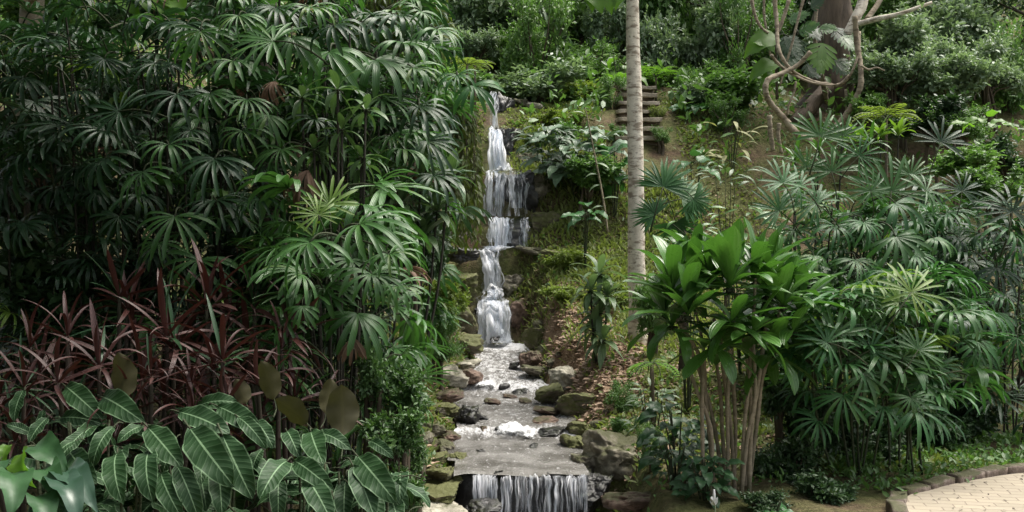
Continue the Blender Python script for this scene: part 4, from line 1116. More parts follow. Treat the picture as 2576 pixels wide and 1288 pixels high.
for k, u0, v0, u1, v1, d0, d1 in [
    ('b', 295, 1140, 288, 1262, 5.7, 5.3), ('b', 378, 1130, 362, 1262, 5.7, 5.3), ('b', 372, 1075, 455, 1168, 5.8, 5.5), ('b', 362, 1072, 282, 1108, 5.9, 5.7), ('b', 285, 1075, 205, 1168, 5.9, 5.6), ('b', 405, 1190, 452, 1310, 5.6, 5.3),
    ('a', 212, 1085, 142, 1150, 5.9, 5.7), ('a', 190, 1110, 110, 1160, 5.7, 5.5), ('a', 120, 1050, 60, 1110, 6.2, 6.0), ('a', 80, 1090, 10, 1060, 6.2, 6.1), ('a', 170, 1130, 230, 1210, 5.9, 5.6),
    ('f', 165, 972, 255, 1048, 6.4, 6.1), ('f', 258, 1000, 350, 1046, 6.4, 6.0), ('f', 150, 1052, 268, 1056, 6.3, 6.2), ('f', 60, 980, 20, 1060, 6.5, 6.3), ('f', 110, 1030, 95, 1090, 6.3, 6.2),
    ('c', 450, 1036, 585, 1076, 5.9, 5.7), ('c', 478, 1078, 590, 1228, 5.7, 5.3), ('c', 548, 1022, 660, 1075, 6.0, 5.8), ('c', 560, 1095, 635, 1262, 5.7, 5.4), ('c', 445, 1172, 510, 1310, 5.6, 5.3), ('c', 500, 1020, 610, 1000, 6.2, 6.1), ('c', 600, 1050, 680, 1120, 5.9, 5.7), ('c', 550, 1180, 560, 1300, 5.7, 5.4), ('c', 440, 1110, 400, 1200, 5.9, 5.7),
    ('d', 722, 1085, 752, 1140, 6.0, 5.7), ('d', 782, 1085, 800, 1148, 6.0, 5.6), ('d', 800, 1092, 892, 1118, 6.1, 5.9), ('d', 722, 1160, 645, 1242, 5.7, 5.3), ('d', 742, 1160, 840, 1228, 5.8, 5.5), ('d', 770, 1200, 845, 1320, 5.7, 5.4), ('d', 640, 1058, 695, 1125, 6.0, 5.8), ('d', 700, 1200, 700, 1310, 5.8, 5.5), ('d', 660, 1130, 620, 1200, 6.0, 5.8),
    ('e', 900, 1148, 1000, 1265, 6.1, 5.7), ('e', 888, 1172, 950, 1300, 6.0, 5.7), ('e', 960, 1190, 1040, 1290, 6.2, 6.0), ('e', 870, 1200, 860, 1310, 6.1, 5.8), ('e', 930, 1110, 990, 1140, 6.4, 6.2)]:
    hero_leaf(cal[k], CA, u0, v0, u1, v1, d0, d1)
for k, u0, v0, u1, v1, d, i in [('f', 314, 1005, 310, 895, 6.3, 0), ('d', 690, 1005, 668, 915, 6.2, 0), ('d', 772, 1065, 712, 1000, 6.2, 1), ('d', 862, 1095, 862, 975, 6.1, 1), ('d', 820, 1040, 835, 960, 6.3, 0), ('c', 620, 1015, 600, 960, 6.5, 0)]:
    o = hero_leaf(cal[k], CB, u0, v0, u1, v1, d, d + .1, (0, 1, .35), 'leaf', i); o['label'] = 'upright olive brown back of a leaf'
for k, (ru, rv) in {'b': (330, 1230), 'c': (530, 1230), 'd': (760, 1230), 'a': (150, 1200), 'e': (930, 1250), 'f': (260, 1120)}.items():   # lower leaves and stalks of each clump
    t = cal[k]
    for i in range(26):
        a = i * 2.4 + rf.uniform(-.3, .3); el = rf.uniform(-.3, .8); q = P(ru, rv, t.location.y + .12) - t.location + Vector((rf.uniform(-.2, .2), rf.uniform(-.1, .3), rf.uniform(-.2, .14)))
        link_obj('leaf', rf.choice(CA), t, mat=place(q, (math.cos(a) * .8, math.sin(a) * .8, el - .3), (math.cos(a) * .3, math.sin(a) * .3 - .2, 1), rf.uniform(.24, .36)))
    for i in range(5):
        g = Geo(); x, y = rf.uniform(-.2, .2), rf.uniform(-.1, .15)
        tube(g, *spline([(x * .3, y * .3, -.1), (x * .7, y * .7, .25), (x, y, P(ru, rv - 60, t.location.y).z - t.location.z)], [.012, .010, .007]), 6); link_obj('stalk', g.mesh('stalk', M['canegreen']), t)

# glossy broad leaves in the front left corner
GL2 = {k: [broad_mesh('broad_leaf', M[k], 1, w, 'heart', .25, d, .22, .045, 12, .4, seed=i) for i, (w, d) in enumerate(((.68, 1.1), (.58, 1.5)))] for k in ('glossy', 'bright', 'palm_blue', 'shrub_pale', 'arum_dark')}
p = P(90, 1240, 5.2); t = thing('arum_plant', 'glossy broad leaved plant in the front corner with one glowing green leaf', 'plant', (p.x, p.y, H(p.x, p.y)))
for mk, u0, v0, u1, v1, d0, d1, nr in [('bright', 60, 1140, 65, 1232, 5.2, 5.0, (0, -1, .2)), ('bright', 20, 1120, 0, 1180, 5.3, 5.2, (0, -.8, .6)), ('glossy', 30, 1190, 35, 1290, 5.1, 4.8, (0, -.6, .9)), ('glossy', 110, 1180, 150, 1235, 5.3, 5.0, (0, -.5, .9)),
        ('arum_dark', 160, 1190, 240, 1232, 5.3, 5.0, (0, -.4, 1)), ('arum_dark', 140, 1210, 215, 1272, 5.2, 4.9, (0, -.5, .9)), ('glossy', 90, 1120, 175, 1180, 5.4, 5.2, (0, -.7, .7)), ('glossy', 0, 1160, -30, 1230, 5.2, 5.0, (0, -.7, .7)), ('glossy', 90, 1250, 130, 1330, 5.1, 4.8, (0, -.6, .8)), ('arum_dark', 180, 1250, 190, 1320, 5.2, 5.0, (0, -.6, .8))]:
    o = hero_leaf(t, GL2[mk], u0, v0, u1, v1, d0, d1, (nr[0] + rf.uniform(-.4, .4), nr[1], nr[2])); o.scale = (o.scale[0] * .68, o.scale[1] * .85, o.scale[2] * 1.3)
for i in range(6):
    g = Geo(); x = rf.uniform(-.2, .2); tube(g, *spline([(x * .3, 0, -.1), (x * .7, .05, .3), (x, .05, .55)], [.014, .012, .008]), 6); link_obj('stalk', g.mesh('stalk', M['canegreen']), t)

# ------------------------------------------------------------------ broad leaved herbs, vines, flowers
def herb(u, v, d, w, h, key, label, n=24, size=.16, name='broadleaf_herb', cat='plant', group=None, prof=None):
    p = P(u, v, d); zb = H(p.x, p.y); t = thing(name, label, cat, (p.x, p.y, zb), group)
    sx = w / 2576 * d / 2; z0 = P(u, v + h / 2, d).z - zb; z1 = P(u, v - h / 2, d).z - zb
    for i in range(n):
        a = i * 2.4; q = sx * math.sqrt((i + .5) / n); z = z0 + (z1 - z0) * rf.random() * (1 - .3 * q / sx)
        c = Vector((math.cos(a) * q, math.sin(a) * q * .7, max(z, .03)))
        f = Vector((math.cos(a), math.sin(a) * .8 - .3, rf.uniform(-.6, .5)))
        link_obj('leaf', rf.choice((GL2 if key in GL2 else CL)[key]), t, mat=place(c, f, (f.x * .3, -.5, 1), size * rf.uniform(.7, 1.25)))
    for i in range(5):
        a = rf.uniform(0, 6.28); g = Geo(); e = (math.cos(a) * sx * .6, math.sin(a) * sx * .5, max(z1 * .85, .15))
        tube(g, *spline([(e[0] * .15, e[1] * .15, -.08), (e[0] * .5, e[1] * .5, e[2] * .5), e], [.010, .008, .004]), 5); link_obj('stalk', g.mesh('stalk', M['canegreen']), t)
    return t
herb(1705, 1080, 8.9, 150, 190, 'glossy', 'grey green broad leaved herb left of the bare tan stems', 60, .17)
herb(1640, 1010, 9.6, 110, 130, 'drac', 'small leafy herb left of the broad leaved herb by the tan stems', 70, .12)
herb(1770, 1190, 8.2, 120, 110, 'glossy', 'low leafy herb at the foot of the tan stems', 50, .13)
herb(1700, 1150, 8.6, 140, 110, 'shrub_dark', 'low dark herb beside the square boulder', 70, .12)
herb(1455, 375, 18.4, 190, 150, 'shrub_pale', 'rounded bush with big pale upturned leaves left of the pale trunk', 99, .36, 'rounded_bush', 'bush')
herb(1545, 400, 18.0, 90, 130, 'palm_blue', 'large leaved plant half hidden by the pale trunk', 22, .38)
herb(1370, 350, 18.6, 110, 120, 'shrub_dark', 'dark leafy bush between the upper chute and the rounded bush', 90, .28, 'leafy_bush', 'bush')
herb(1470, 530, 16.5, 50, 50, 'palm_blue', 'pale seedling leaf on the mossy bank beside the thin sapling', 8, .30)
herb(1765, 300, 21.5, 130, 110, 'palm_blue', 'grey leaved plants beside the stone stairs', 34, .30)
herb(1840, 340, 19.5, 100, 120, 'cream', 'cream leaved plant with long tilted blades left of the looping vines', 14, .42)
herb(1830, 430, 15.8, 110, 90, 'drac', 'striped leafy plant above the dense grey fan', 30, .26)
herb(1745, 400, 17.5, 70, 70, 'palm_blue', 'single pale leaf cluster behind the dense grey fan', 8, .34)
herb(1950, 1282, 7.6, 50, 30, 'palm_blue', 'pale broad leaf lying near the ground before the lower palm', 6, .16)
herb(2480, 310, 16.5, 110, 40, 'bright', 'pale lime leaves spread flat on the shaded right slope', 10, .30)
herb(1560, 170, 23, 60, 110, 'bright', 'bright leaved plant left of the pale trunk at the stairs', 14, .40)
herb(1870, 560, 12.5, 180, 120, 'cordy', 'leafy green plant between the dense grey fan and the bright cane plant', 40, .24)
herb(1730, 590, 11.6, 110, 110, 'fern', 'mossy green plant below the dense grey fan', 30, .2) if 'fern' in CL else herb(1730, 590, 11.6, 110, 110, 'cordy', 'mossy green plant below the dense grey fan', 30, .2)

# split leaf climber on the big tree
def split_leaf(mat):
    g = Geo(); v, f, uv = strip(1, .8, 'heart', 4, .1, .4, .1, 0)
    for side in (-1, 1):
        for k in range(7):
            t0 = .02 + k * .125; w = .46 * math.sin(min(1, .35 + t0) * math.pi * .88) + .05; a = R(62 - k * 7)
            vv, ff, uu = strip(w * 1.05, .13, 'palm', 4, .05, .3, .1)
            c, s = math.cos(side * a), math.sin(side * a); vv = vv @ np.array([[c, -s, 0], [s, c, 0], [0, 0, 1]]) + np.array([0, t0, 0]); g.add(vv, ff, uu)
    vv, ff, uu = strip(1, .26, 'oval', 6, .05, .35, .1); g.add(vv, ff, uu)
    tube(g, [(0, 0, 0), (0, -.3, -.05), (0, -.6, -.3)], [.016, .018, .02], 5, True, 1)
    return g.mesh('split_leaf', [mat, M['canegreen']])
MS = [split_leaf(M['cordy']), split_leaf(M['shrub_dark']), split_leaf(M['bright'])]
p = P(2050, 150, 20.6); t = thing('monstera_vine', 'split leaf climber on the big brown tree with one pale leaf hanging in front', 'vine', p)
for mi, u0, v0, u1, v1, d in [(2, 2070, 108, 2064, 182, 20.2), (1, 2005, 95, 1990, 150, 20.8), (1, 2030, 60, 2060, 100, 20.9), (0, 1985, 50, 2035, 35, 20.9), (0, 2010, 80, 2060, 60, 20.7), (1, 2100, 70, 2130, 110, 20.8), (1, 1990, 120, 1975, 180, 20.6), (0, 2120, 90, 2160, 130, 20.5), (1, 2040, 20, 2075, -10, 20.9), (1, 2100, 150, 2140, 190, 20.7), (0, 2060, 70, 2105, 75, 20.7), (1, 1975, 90, 2000, 140, 20.7), (1, 2030, 160, 2060, 195, 20.7)]:
    o = hero_leaf(t, MS, u0, v0, u1, v1, d, d - .25, (0, -.9, .5), 'leaf', mi)
    if mi == 2: o['label'] = 'pale split leaf'
g = Geo(); tube(g, *spline([P(2080, 260, 21.3) - p, P(2065, 180, 21.0) - p, P(2050, 90, 21.0) - p, P(2060, -30, 21.1) - p], [.05, .05, .04, .03]), 7); link_obj('stem', g.mesh('stem', M['liana']), t)
p = P(1915, 150, 20.4); t = thing('philodendron', 'two broad yellow green leaves beside the hanging vine', 'plant', p)
for u0, v0, u1, v1 in [(1952, 92, 1868, 128), (1950, 160, 1882, 190), (1948, 130, 1900, 100), (1950, 190, 1915, 215)]:
    hero_leaf(t, GL2['bright'], u0, v0, u1, v1, 20.4, 20.2, (0, -.8, .7))
g = Geo(); tube(g, *spline([P(1955, 250, 20.5) - p, P(1952, 150, 20.5) - p, P(1953, 60, 20.5) - p], [.03, .03, .02]), 6); link_obj('stem', g.mesh('stem', M['twig']), t)

# looping vines: each a thing
def vine(pts, d, r0, r1, label, mat='liana', name='woody_vine', dz=0.0, n=9):
    base = P(*pts[-1], d); t = thing(name, label, 'vine', base); g = Geo(); k = len(pts)
    P3 = [P(u, v, d + dz * math.sin(i * 1.3)) - base for i, (u, v) in enumerate(pts)]
    p2, r2 = spline(P3, [r0 + (r1 - r0) * i / (k - 1) for i in range(k)], 7); r2 = [r * (1 + .10 * math.sin(i * 1.9)) for i, r in enumerate(r2)]
    tube(g, p2, r2, n, True, 0, .25); link_obj('stem', g.mesh('stem', M[mat]), t); return t
vine([(1946, -60), (1949, 0), (1954, 62), (1959, 125), (1990, 175), (2040, 203), (2084, 212), (2115, 213), (2140, 187), (2159, 135), (2163, 80)], 19.6, .045, .02, 'vine hanging from above and looping under the pale split leaf', dz=.2)
vine([(1940, 138), (1956, 158), (1985, 182), (2036, 206), (2080, 214), (2112, 210), (2135, 188)], 19.45, .03, .012, 'thin vine running under the looping vine', dz=.1)
vine([(2040, 130), (2005, 165), (1968, 184), (1931, 203), (1927, 237), (1943, 266), (1974, 300), (2006, 337), (2045, 358)], 19.2, .04, .068, 'thick pale vine bending left then down to the bright strap leaves', dz=.1)
vine([(2150, 40), (2155, 100), (2162, 150), (2166, 187), (2162, 225), (2140, 272), (2115, 306), (2085, 335)], 19.4, .05, .060, 'thick pale vine curving down on the right of the dark hollow', dz=.1)
vine([(1890, 0), (1900, 40), (1915, 70), (1932, 84)], 20.4, .035, .03, 'thin vine slanting down left of the hanging vine')
vine([(1925, -40), (1922, 30), (1930, 90), (1938, 140)], 20.6, .025, .02, 'thin straight vine hanging left of the looping vine')
vine([(2030, -40), (2010, 40), (1992, 110), (1975, 170), (1962, 215)], 20.3, .028, .02, 'thin vine slanting from the big brown tree down to the thick pale vine')
vine([(2165, 165), (2185, 175), (2205, 170), (2225, 178)], 19.3, .022, .012, 'short crooked twig sticking out right of the thick curving vine')
vine([(1985, 0), (1972, 40), (1958, 80)], 20.2, .04, .035, 'short vine joining the hanging vine from the right')
vine([(2002, 205), (1998, 230), (1985, 262), (1982, 290)], 19.3, .02, .015, 'hair thin vine hanging from the loop')
vine([(2127, 225), (2130, 260), (2133, 300)], 19.8, .03, .025, 'straight thin vine before the dark hollow')
vine([(1935, 290), (1938, 330), (1945, 380)], 19.0, .05, .04, 'fibrous root hanging below the thick pale vine')
vine([(1960, 310), (1958, 340), (1966, 385)], 18.9, .04, .03, 'second fibrous root beside the bright strap leaves')
# the big tree behind the vines
d = 22.2; base = P(2085, 360, d); base.z = H(base.x, base.y)
t = thing('vine_tree', 'big brown tree with a hollow foot behind the looping vines', 'tree', base)
def limb(pts, rad, name, mat, sides=14, rough=.3, parent=t, b0=base):
    g = Geo(); p2, r2 = spline([Vector(q) - b0 for q in pts], rad, 7); tube(g, p2, r2, sides, True, 0, rough); return link_obj(name, g.mesh(name, M[mat]), parent)
limb([P(2078, 380, d), P(2085, 270, d), P(2092, 150, d), P(2095, 0, d), P(2100, -250, d)], [.75, .5, .42, .40, .34], 'trunk', 'brown_bark', 18)
limb([P(2081, 216, d - .6), P(2045, 262, d - 1.0), P(1999, 316, d - 1.3)], [.15, .15, .17], 'root', 'brown_bark', 10)
limb([P(2060, 240, d), P(2000, 300, d - .1), P(1960, 370, d - .3)], [.2, .2, .25], 'root', 'dark_bark', 10)
limb([P(2120, 240, d), P(2150, 310, d - .1), P(2180, 360, d - .2)], [.2, .2, .25], 'root', 'dark_bark', 10)
limb([P(2128, 90, d - 1.4), P(2152, 47, d - 1.4), P(2171, 0, d - 1.3), P(2180, -90, d - 1.2)], [.09, .10, .11, .11], 'branch', 'pale_bark', 10, .15)
limb([P(2152, 62, d - 1.5), P(2209, 47, d - 1.8), P(2267, 34, d - 2.0), P(2345, 6, d - 2.2)], [.06, .055, .045, .03], 'branch', 'pale_bark', 9, .15)
limb([P(2180, 50, d - 1.2), P(2205, 15, d - 1.0), P(2225, -20, d - .9)], [.06, .055, .05], 'branch', 'liana', 8, .15)
g = small_leaf_crown([(1.5 * math.cos(a), 1.5 * math.sin(a) - .5, 9 + rf.uniform(-.6, 1.2) - base.z + 2.5, rf.uniform(1.1, 1.7)) for a in np.linspace(0, 5.6, 7)], 2600, .20, seed=4)
link_obj('crown', g.mesh('crown', M['shrub_dark']), t)

# slender pale tree
d = 14.0; base = P(1606, 850, d); base.z = H(base.x, base.y); t = thing('pale_tree', 'slender pale trunk with dark flecks standing on the right bank', 'tree', base)
g = Geo(); P3 = [P(1607, 880, d), P(1604, 780, d), P(1600, 600, d), P(1600, 450, d), P(1596, 250, d), P(1592, 100, d), P(1591, 0, d), P(1588, -250, d), P(1590, -480, d)]
p2, r2 = spline([q - base for q in P3], [x / 2576 * d / 2 for x in (60, 46, 43, 40, 38, 34, 32, 28, 20)], 7); r2 = [r * (1 + .04 * noise.noise(Vector((i * .7, 0, 0)))) for i, r in enumerate(r2)]
tube(g, p2, r2, 18, True, 0, .10); link_obj('trunk', g.mesh('trunk', M['pale_bark']), t)
top = P3[-1] - base
for a in np.linspace(0, 5.2, 6):
    g = Geo(); tube(g, *spline([tuple(top + Vector((0, 0, -.8))), tuple(top + Vector((math.cos(a) * .7, math.sin(a) * .7, -.1))), tuple(top + Vector((math.cos(a) * 1.6, math.sin(a) * 1.6, .3)))], [.06, .04, .015]), 6); link_obj('branch', g.mesh('branch', M['pale_bark']), t)
g = small_leaf_crown([(top.x + 1.5 * math.cos(a), top.y + 1.5 * math.sin(a), top.z + rf.uniform(-.1, .7), rf.uniform(.7, 1.0)) for a in np.linspace(0, 5.2, 6)] + [(top.x, top.y, top.z + .8, 1.1)], 700, .30, seed=9, wid=1.2)
link_obj('crown', g.mesh('crown', M['bright']), t)
for u0, v0, u1, v1 in [(1480, -40, 1515, 22), (1530, -30, 1535, 20), (1495, -40, 1490, 14), (1560, -40, 1552, 8)]: hero_leaf(t, GL2['bright'], u0, v0, u1, v1, 13.4, 13.1, (0, -.9, .4))
g = Geo(); tube(g, *spline([P(1590, -160, 13.9) - base, P(1560, -90, 13.6) - base, P(1500, -45, 13.4) - base, P(1470, -45, 13.4) - base], [.03, .025, .015, .008]), 6); link_obj('branch', g.mesh('branch', M['pale_bark']), t)

# trees at the left top and the right border
def wood_tree(u, v, d, r, label, mat, lean=0, leafmat='shrub_dark', cz=8.5, cr=2.2, n=4000, size=.22, vb=None):
    b0 = P(u, v, d); b0.z = H(b0.x, b0.y); t = thing('forest_tree', label, 'tree', b0); g = Geo(); h = cz - b0.z
    tube(g, *spline([(0, 0, -.3), (lean * .3, 0, h * .3), (lean * .6, .1, h * .65), (lean, 0, h)], [r * 1.25, r, r * .85, r * .55], 8), 14, True, 0, .3); link_obj('trunk', g.mesh('trunk', M[mat]), t)
    for a in np.linspace(.3, 5.5, 5):
        g = Geo(); tube(g, *spline([(lean * .8, 0, h * .8), (lean + math.cos(a) * cr * .5, math.sin(a) * cr * .5, h), (lean + math.cos(a) * cr * .9, math.sin(a) * cr * .9, h + .4)], [r * .4, r * .25, r * .1]), 7); link_obj('branch', g.mesh('branch', M[mat]), t)
    cl = [(lean + math.cos(a) * cr * q, math.sin(a) * cr * q, h + rf.uniform(-.2, .9), cr * rf.uniform(.35, .55)) for a, q in [(k * 2.4, math.sqrt((k + .5) / 12)) for k in range(12)]]
    link_obj('crown', small_leaf_crown(cl, n, size, seed=int(u)).mesh('crown', M[leafmat]), t); return t
t = wood_tree(30, 60, 14.0, .17, 'pale brown trunk in the upper left corner', 'stem_tan', .4, 'shrub_green', 8.2, 3.0, 5200)
for u0, v0, u1, v1, d in [(400, -10, 425, 34, 10), (440, -20, 455, 26, 10), (320, -10, 335, 22, 10.4), (140, 95, 172, 112, 11.5), (370, -15, 372, 18, 10.3)]:
    hero_leaf(t, GL2['bright'], u0, v0, u1, v1, d, d - .3, (0, -.9, .4))
g = Geo(); tube(g, *spline([(.2, -.1, 4.9), P(200, -60, 12) - t.location, P(330, -25, 10.5) - t.location, P(450, -25, 10) - t.location], [.06, .04, .025, .01]), 6); link_obj('branch', g.mesh('branch', M['stem_tan']), t)
wood_tree(2552, 900, 12.6, .12, 'dark brown trunk near the right border behind the path', 'dark_bark', 3.2, 'shrub_dark', 8.4, 1.6, 1800)
wood_tree(700, 500, 14.5, .20, 'tall dark tree added behind the palm thicket, its unseen crown shading the left', 'dark_bark', -.5, 'shrub_dark', 8.8, 3.6, 7000, .24)  # unseen tree put in so that its crown shades the left side
wood_tree(-640, 900, 6.2, .13, 'unseen tree added outside the left border to shade the front plants', 'dark_bark', 1.5, 'shrub_dark', 5.5, 2.1, 3600, .2)  # added out of view, its crown keeps light off the front plants

for u, d, lab, lm, cr in [(1262, 26.5, 'thin dark tree on the hillside above the head of the waterfall', 'shrub_grey', 1.7), (1345, 28.5, 'thin dark tree behind the tall dark strap leaf plant, on its left', 'shrub_dark', 1.9), (1455, 27.5, 'thin dark tree behind the tall dark strap leaf plant, on its right', 'shrub_green', 1.8), (1545, 30.0, 'thin dark tree showing just left of the pale trunk at the top', 'shrub_dark', 2.0),
        (1665, 28.5, 'thin dark tree showing just right of the pale trunk at the top', 'shrub_dark', 1.8), (1770, 27.0, 'thin dark tree above the large drooping shrub left of the vines', 'shrub_grey', 1.8), (2300, 24.5, 'thin dark tree rising over the long pale branch', 'shrub_grey', 1.8), (2450, 25.0, 'thin dark tree over the pale speckled shrubs at the upper right', 'shrub_grey', 2.0), (2570, 24.0, 'thin dark tree in the upper right corner', 'shrub_dark', 1.8)]:
    wood_tree(u, 60, d, .07, lab, 'dark_bark', rf.uniform(-.4, .4), lm, P(u, -10, d).z, cr, 2600, .17)

# thin sapling on the mossy bank
b0 = P(1527, 570, 16.4); b0.z = H(b0.x, b0.y); t = thing('sapling', 'thin leaning sapling on the mossy bank left of the pale trunk', 'sapling', b0)
g = Geo(); tube(g, *spline([P(1529, 585, 16.4) - b0, P(1517, 500, 16.4) - b0, P(1500, 410, 16.4) - b0, P(1484, 330, 16.4) - b0, P(1472, 270, 16.4) - b0], [.018, .016, .014, .011, .007]), 7); link_obj('stem', g.mesh('stem', M['stem_tan']), t)
for u, v, a in [(1517, 500, 10), (1505, 440, 170), (1500, 410, -30), (1490, 360, 200), (1484, 330, 20), (1476, 290, 150), (1472, 270, 60), (1512, 465, 200), (1495, 385, 20), (1520, 520, 180)]:
    link_obj('leaf', rf.choice(CL['croton']), t, mat=place(P(u, v, 16.4) - b0, (math.cos(R(a)), -.4, math.sin(R(a)) * .6), (0, -.5, 1), .26))

# weeping yellow green foliage by the falls, fern
def weeping(u, v, d, w, h, label, mat='fern', n=70, bdx=0.0):
    p = P(u, v - h / 2, d); zb = H(p.x, p.y); t = thing('weeping_shrub', label, 'shrub', (p.x, p.y, zb)); g = Geo(); s = Geo()
    top = p.z - zb; sx = w / 2576 * d / 2; hh = h / 2576 * d
    for i in range(n):
        a = rf.uniform(0, 6.28); q = sx * math.sqrt(rf.random()); x, y = math.cos(a) * q, math.sin(a) * q * .8; L = hh * rf.uniform(.35, 1.0)
        z0 = top - rf.uniform(0, .25) * hh
        pts = [(x * .35, y * .35, z0 - .1), (x * .75, y * .75, z0 + .06), (x, y, z0 - .15), (x * 1.08, y * 1.08, z0 - L)]
        p2, r2 = spline(pts, [.006, .005, .004, .002], 6); tube(s, p2, r2, 4, False)
        k = int(L / .035) + 4; idx = rng.integers(4, len(p2), k); pp = np.array([tuple(p2[j]) for j in idx]) + rng.normal(size=(k, 3)) * .02
        f = rand_unit(k) * .6 + np.array([x * .6, y * .6, -.9]); g.many(SL_V, SL_F, SL_UV, bases(f, rand_unit(k) * .6 + np.array([x, y - .5, .4]), rng.uniform(.08, .16, k), .65), pp)
    for i in range(4):
        a = rf.uniform(0, 6.28); tube(s, *spline([(bdx + 0.05 * math.cos(a), .05 * math.sin(a), -.2), (bdx * .8 + .1 * math.cos(a), .1 * math.sin(a), top * .5), (.3 * sx * math.cos(a), .3 * sx * math.sin(a), top)], [.02, .016, .008]), 6)
    link_obj('foliage', g.mesh('foliage', M[mat]), t); link_obj('stem', s.mesh('stem', M['twig']), t); return t
weeping(1130, 400, 13.2, 150, 340, 'weeping yellow green foliage left of the upper falls', 'fern', 110, -1.1)
weeping(1175, 490, 15.0, 70, 200, 'mossy yellow curtain of foliage touching the veil of water', 'fern', 50, -.7)
weeping(1020, 60, 12.0, 240, 150, 'feathery bright green foliage above the arching palm fronds', 'shrub_lime', 90)
weeping(950, 10, 13.0, 160, 120, 'darker feathery foliage at the top left of the bright feathery foliage', 'fern', 70)

def fern(u, v, d, r, label, n=9, mat='bright', el=50):
    p = P(u, v, d); zb = H(p.x, p.y); t = thing('fern', label, 'fern', (p.x, p.y, zb)); s = r / 2576 * d
    for i in range(n):
        a = i * 2.4; e = R(el + rf.uniform(-15, 15)); g = Geo(); pts = []; x = z = 0.0; x0 = 0
        for k in range(12):
            pts.append((0, x, z)); x += math.cos(e) * s / 11; z += math.sin(e) * s / 11; e -= .13
        tube(g, pts, [.006] * 12, 4, False, 1)
        for k in range(2, 12):
            for sd in (-1, 1):
                L = s * .30 * math.sin(math.pi * min(1, (k + 1) / 12.5)) + .01
                vv, ff, uu = strip(L, s * .085, 'lance', 3, 0, .4, .1); m = basis((sd, .45, -.1), (0, -.2, 1)).to_4x4(); m.translation = pts[k]; g.add(xf(vv, m), ff, uu)
        o = link_obj('frond', g.mesh('frond', [M[mat], M['canegreen']]), t); o.location = (0, 0, p.z - zb); o.rotation_euler = (0, 0, a)
    g = Geo(); tube(g, [(0, 0, -.1), (0, 0, (p.z - zb) * .5), (0, 0, p.z - zb)], [.03, .028, .02], 7); link_obj('stem', g.mesh('stem', M['twig']), t)
    return t
fern(1650, 195, 23.6, 75, 'arching bright green fern right of the pale trunk above the stairs', 11)
fern(1640, 915, 10.4, 80, 'bright green fern at the foot of the pale trunk', 9, 'bright', 20)
fern(2230, 300, 16.8, 90, 'feathery yellow green fern shrub at the right of the vines', 14, 'shrub_lime', 45)
fern(1175, 165, 18.5, 62, 'pale green fern leaning over the head of the waterfall', 11, 'shrub_lime', 40)
fern(1195, 165, 20.5, 55, 'small fern at the left of the topmost thread of water', 9, 'shrub_lime', 35)

# yellow bloom patch
p = P(1690, 98, 27.2); t = thing('yellow_flowers', 'patch of yellow blooms among the shrubs right of the pale trunk', 'flowers', p)
for i in range(11):
    g = Geo()
    for k in range(5):
        vv, ff, uu = strip(.10, .07, 'oval', 3, .3, .5, .1); m = Matrix.Rotation(k * 1.2566, 4, 'Z'); g.add(xf(vv, m), ff, uu)
    o = link_obj('bloom', g.mesh('bloom', M['yellow']), t, mat=Matrix.Translation((rf.uniform(-.35, .35), rf.uniform(-.2, .1), rf.uniform(-.14, .14))) @ Matrix.Rotation(rf.uniform(.3, 1.4), 4, 'X'))
    o.scale = (.8,) * 3
g = Geo()
for i in range(5): tube(g, *spline([(rf.uniform(-.2, .2), .3, H(p.x, p.y + .3) - p.z - .1), (rf.uniform(-.2, .2), .1, -.4), (rf.uniform(-.3, .3), 0, 0)], [.012, .01, .006]), 5)
link_obj('stem', g.mesh('stem', M['twig']), t)
# small white flower
p = P(1796, 1262, 7.9); zb = H(p.x, p.y); t = thing('white_flower', 'single small white flower on a pale stalk before the tan stems', 'flower', (p.x, p.y, zb)); hz = p.z - zb
g = Geo()
for k in range(4):
    vv, ff, uu = strip(.075, .062, 'heart', 5, .9, -.6, .3); m = Matrix.Translation((0, 0, hz - .03)) @ Matrix.Rotation(k * 1.57 + .3, 4, 'Z'); g.add(xf(vv, m), ff, uu)
link_obj('petals', g.mesh('petals', M['white']), t)
g = Geo(); tube(g, *spline([(0, 0, -.05), (.01, 0, hz * .6), (0, 0, hz - .02)], [.005, .005, .006]), 6); link_obj('stalk', g.mesh('stalk', M['petal_green']), t)
g = Geo(); tube(g, *spline([(0, 0, hz), (0, -.005, hz + .05), (0, 0, hz + .095)], [.011, .012, .008]), 8); link_obj('spike', g.mesh('spike', M['white']), t)

# upright grass tuft by the left bank
p = P(1045, 850, 9.2); t = thing('grass_tuft', 'tuft of upright bright grass blades left of the stream under the palm fronds', 'grass tuft', (p.x, p.y, H(p.x, p.y)))
for i in range(16):
    a = rf.uniform(0, 6.28); link_obj('blade', rf.choice(SL['cordy']), t, mat=place((rf.uniform(-.12, .12), rf.uniform(-.1, .1), max(0, P(0, 850, 9.2).z - t.location.z - .35)), (math.cos(a) * .35, math.sin(a) * .35, 1), (math.cos(a), math.sin(a), .1), rf.uniform(.4, .65)))

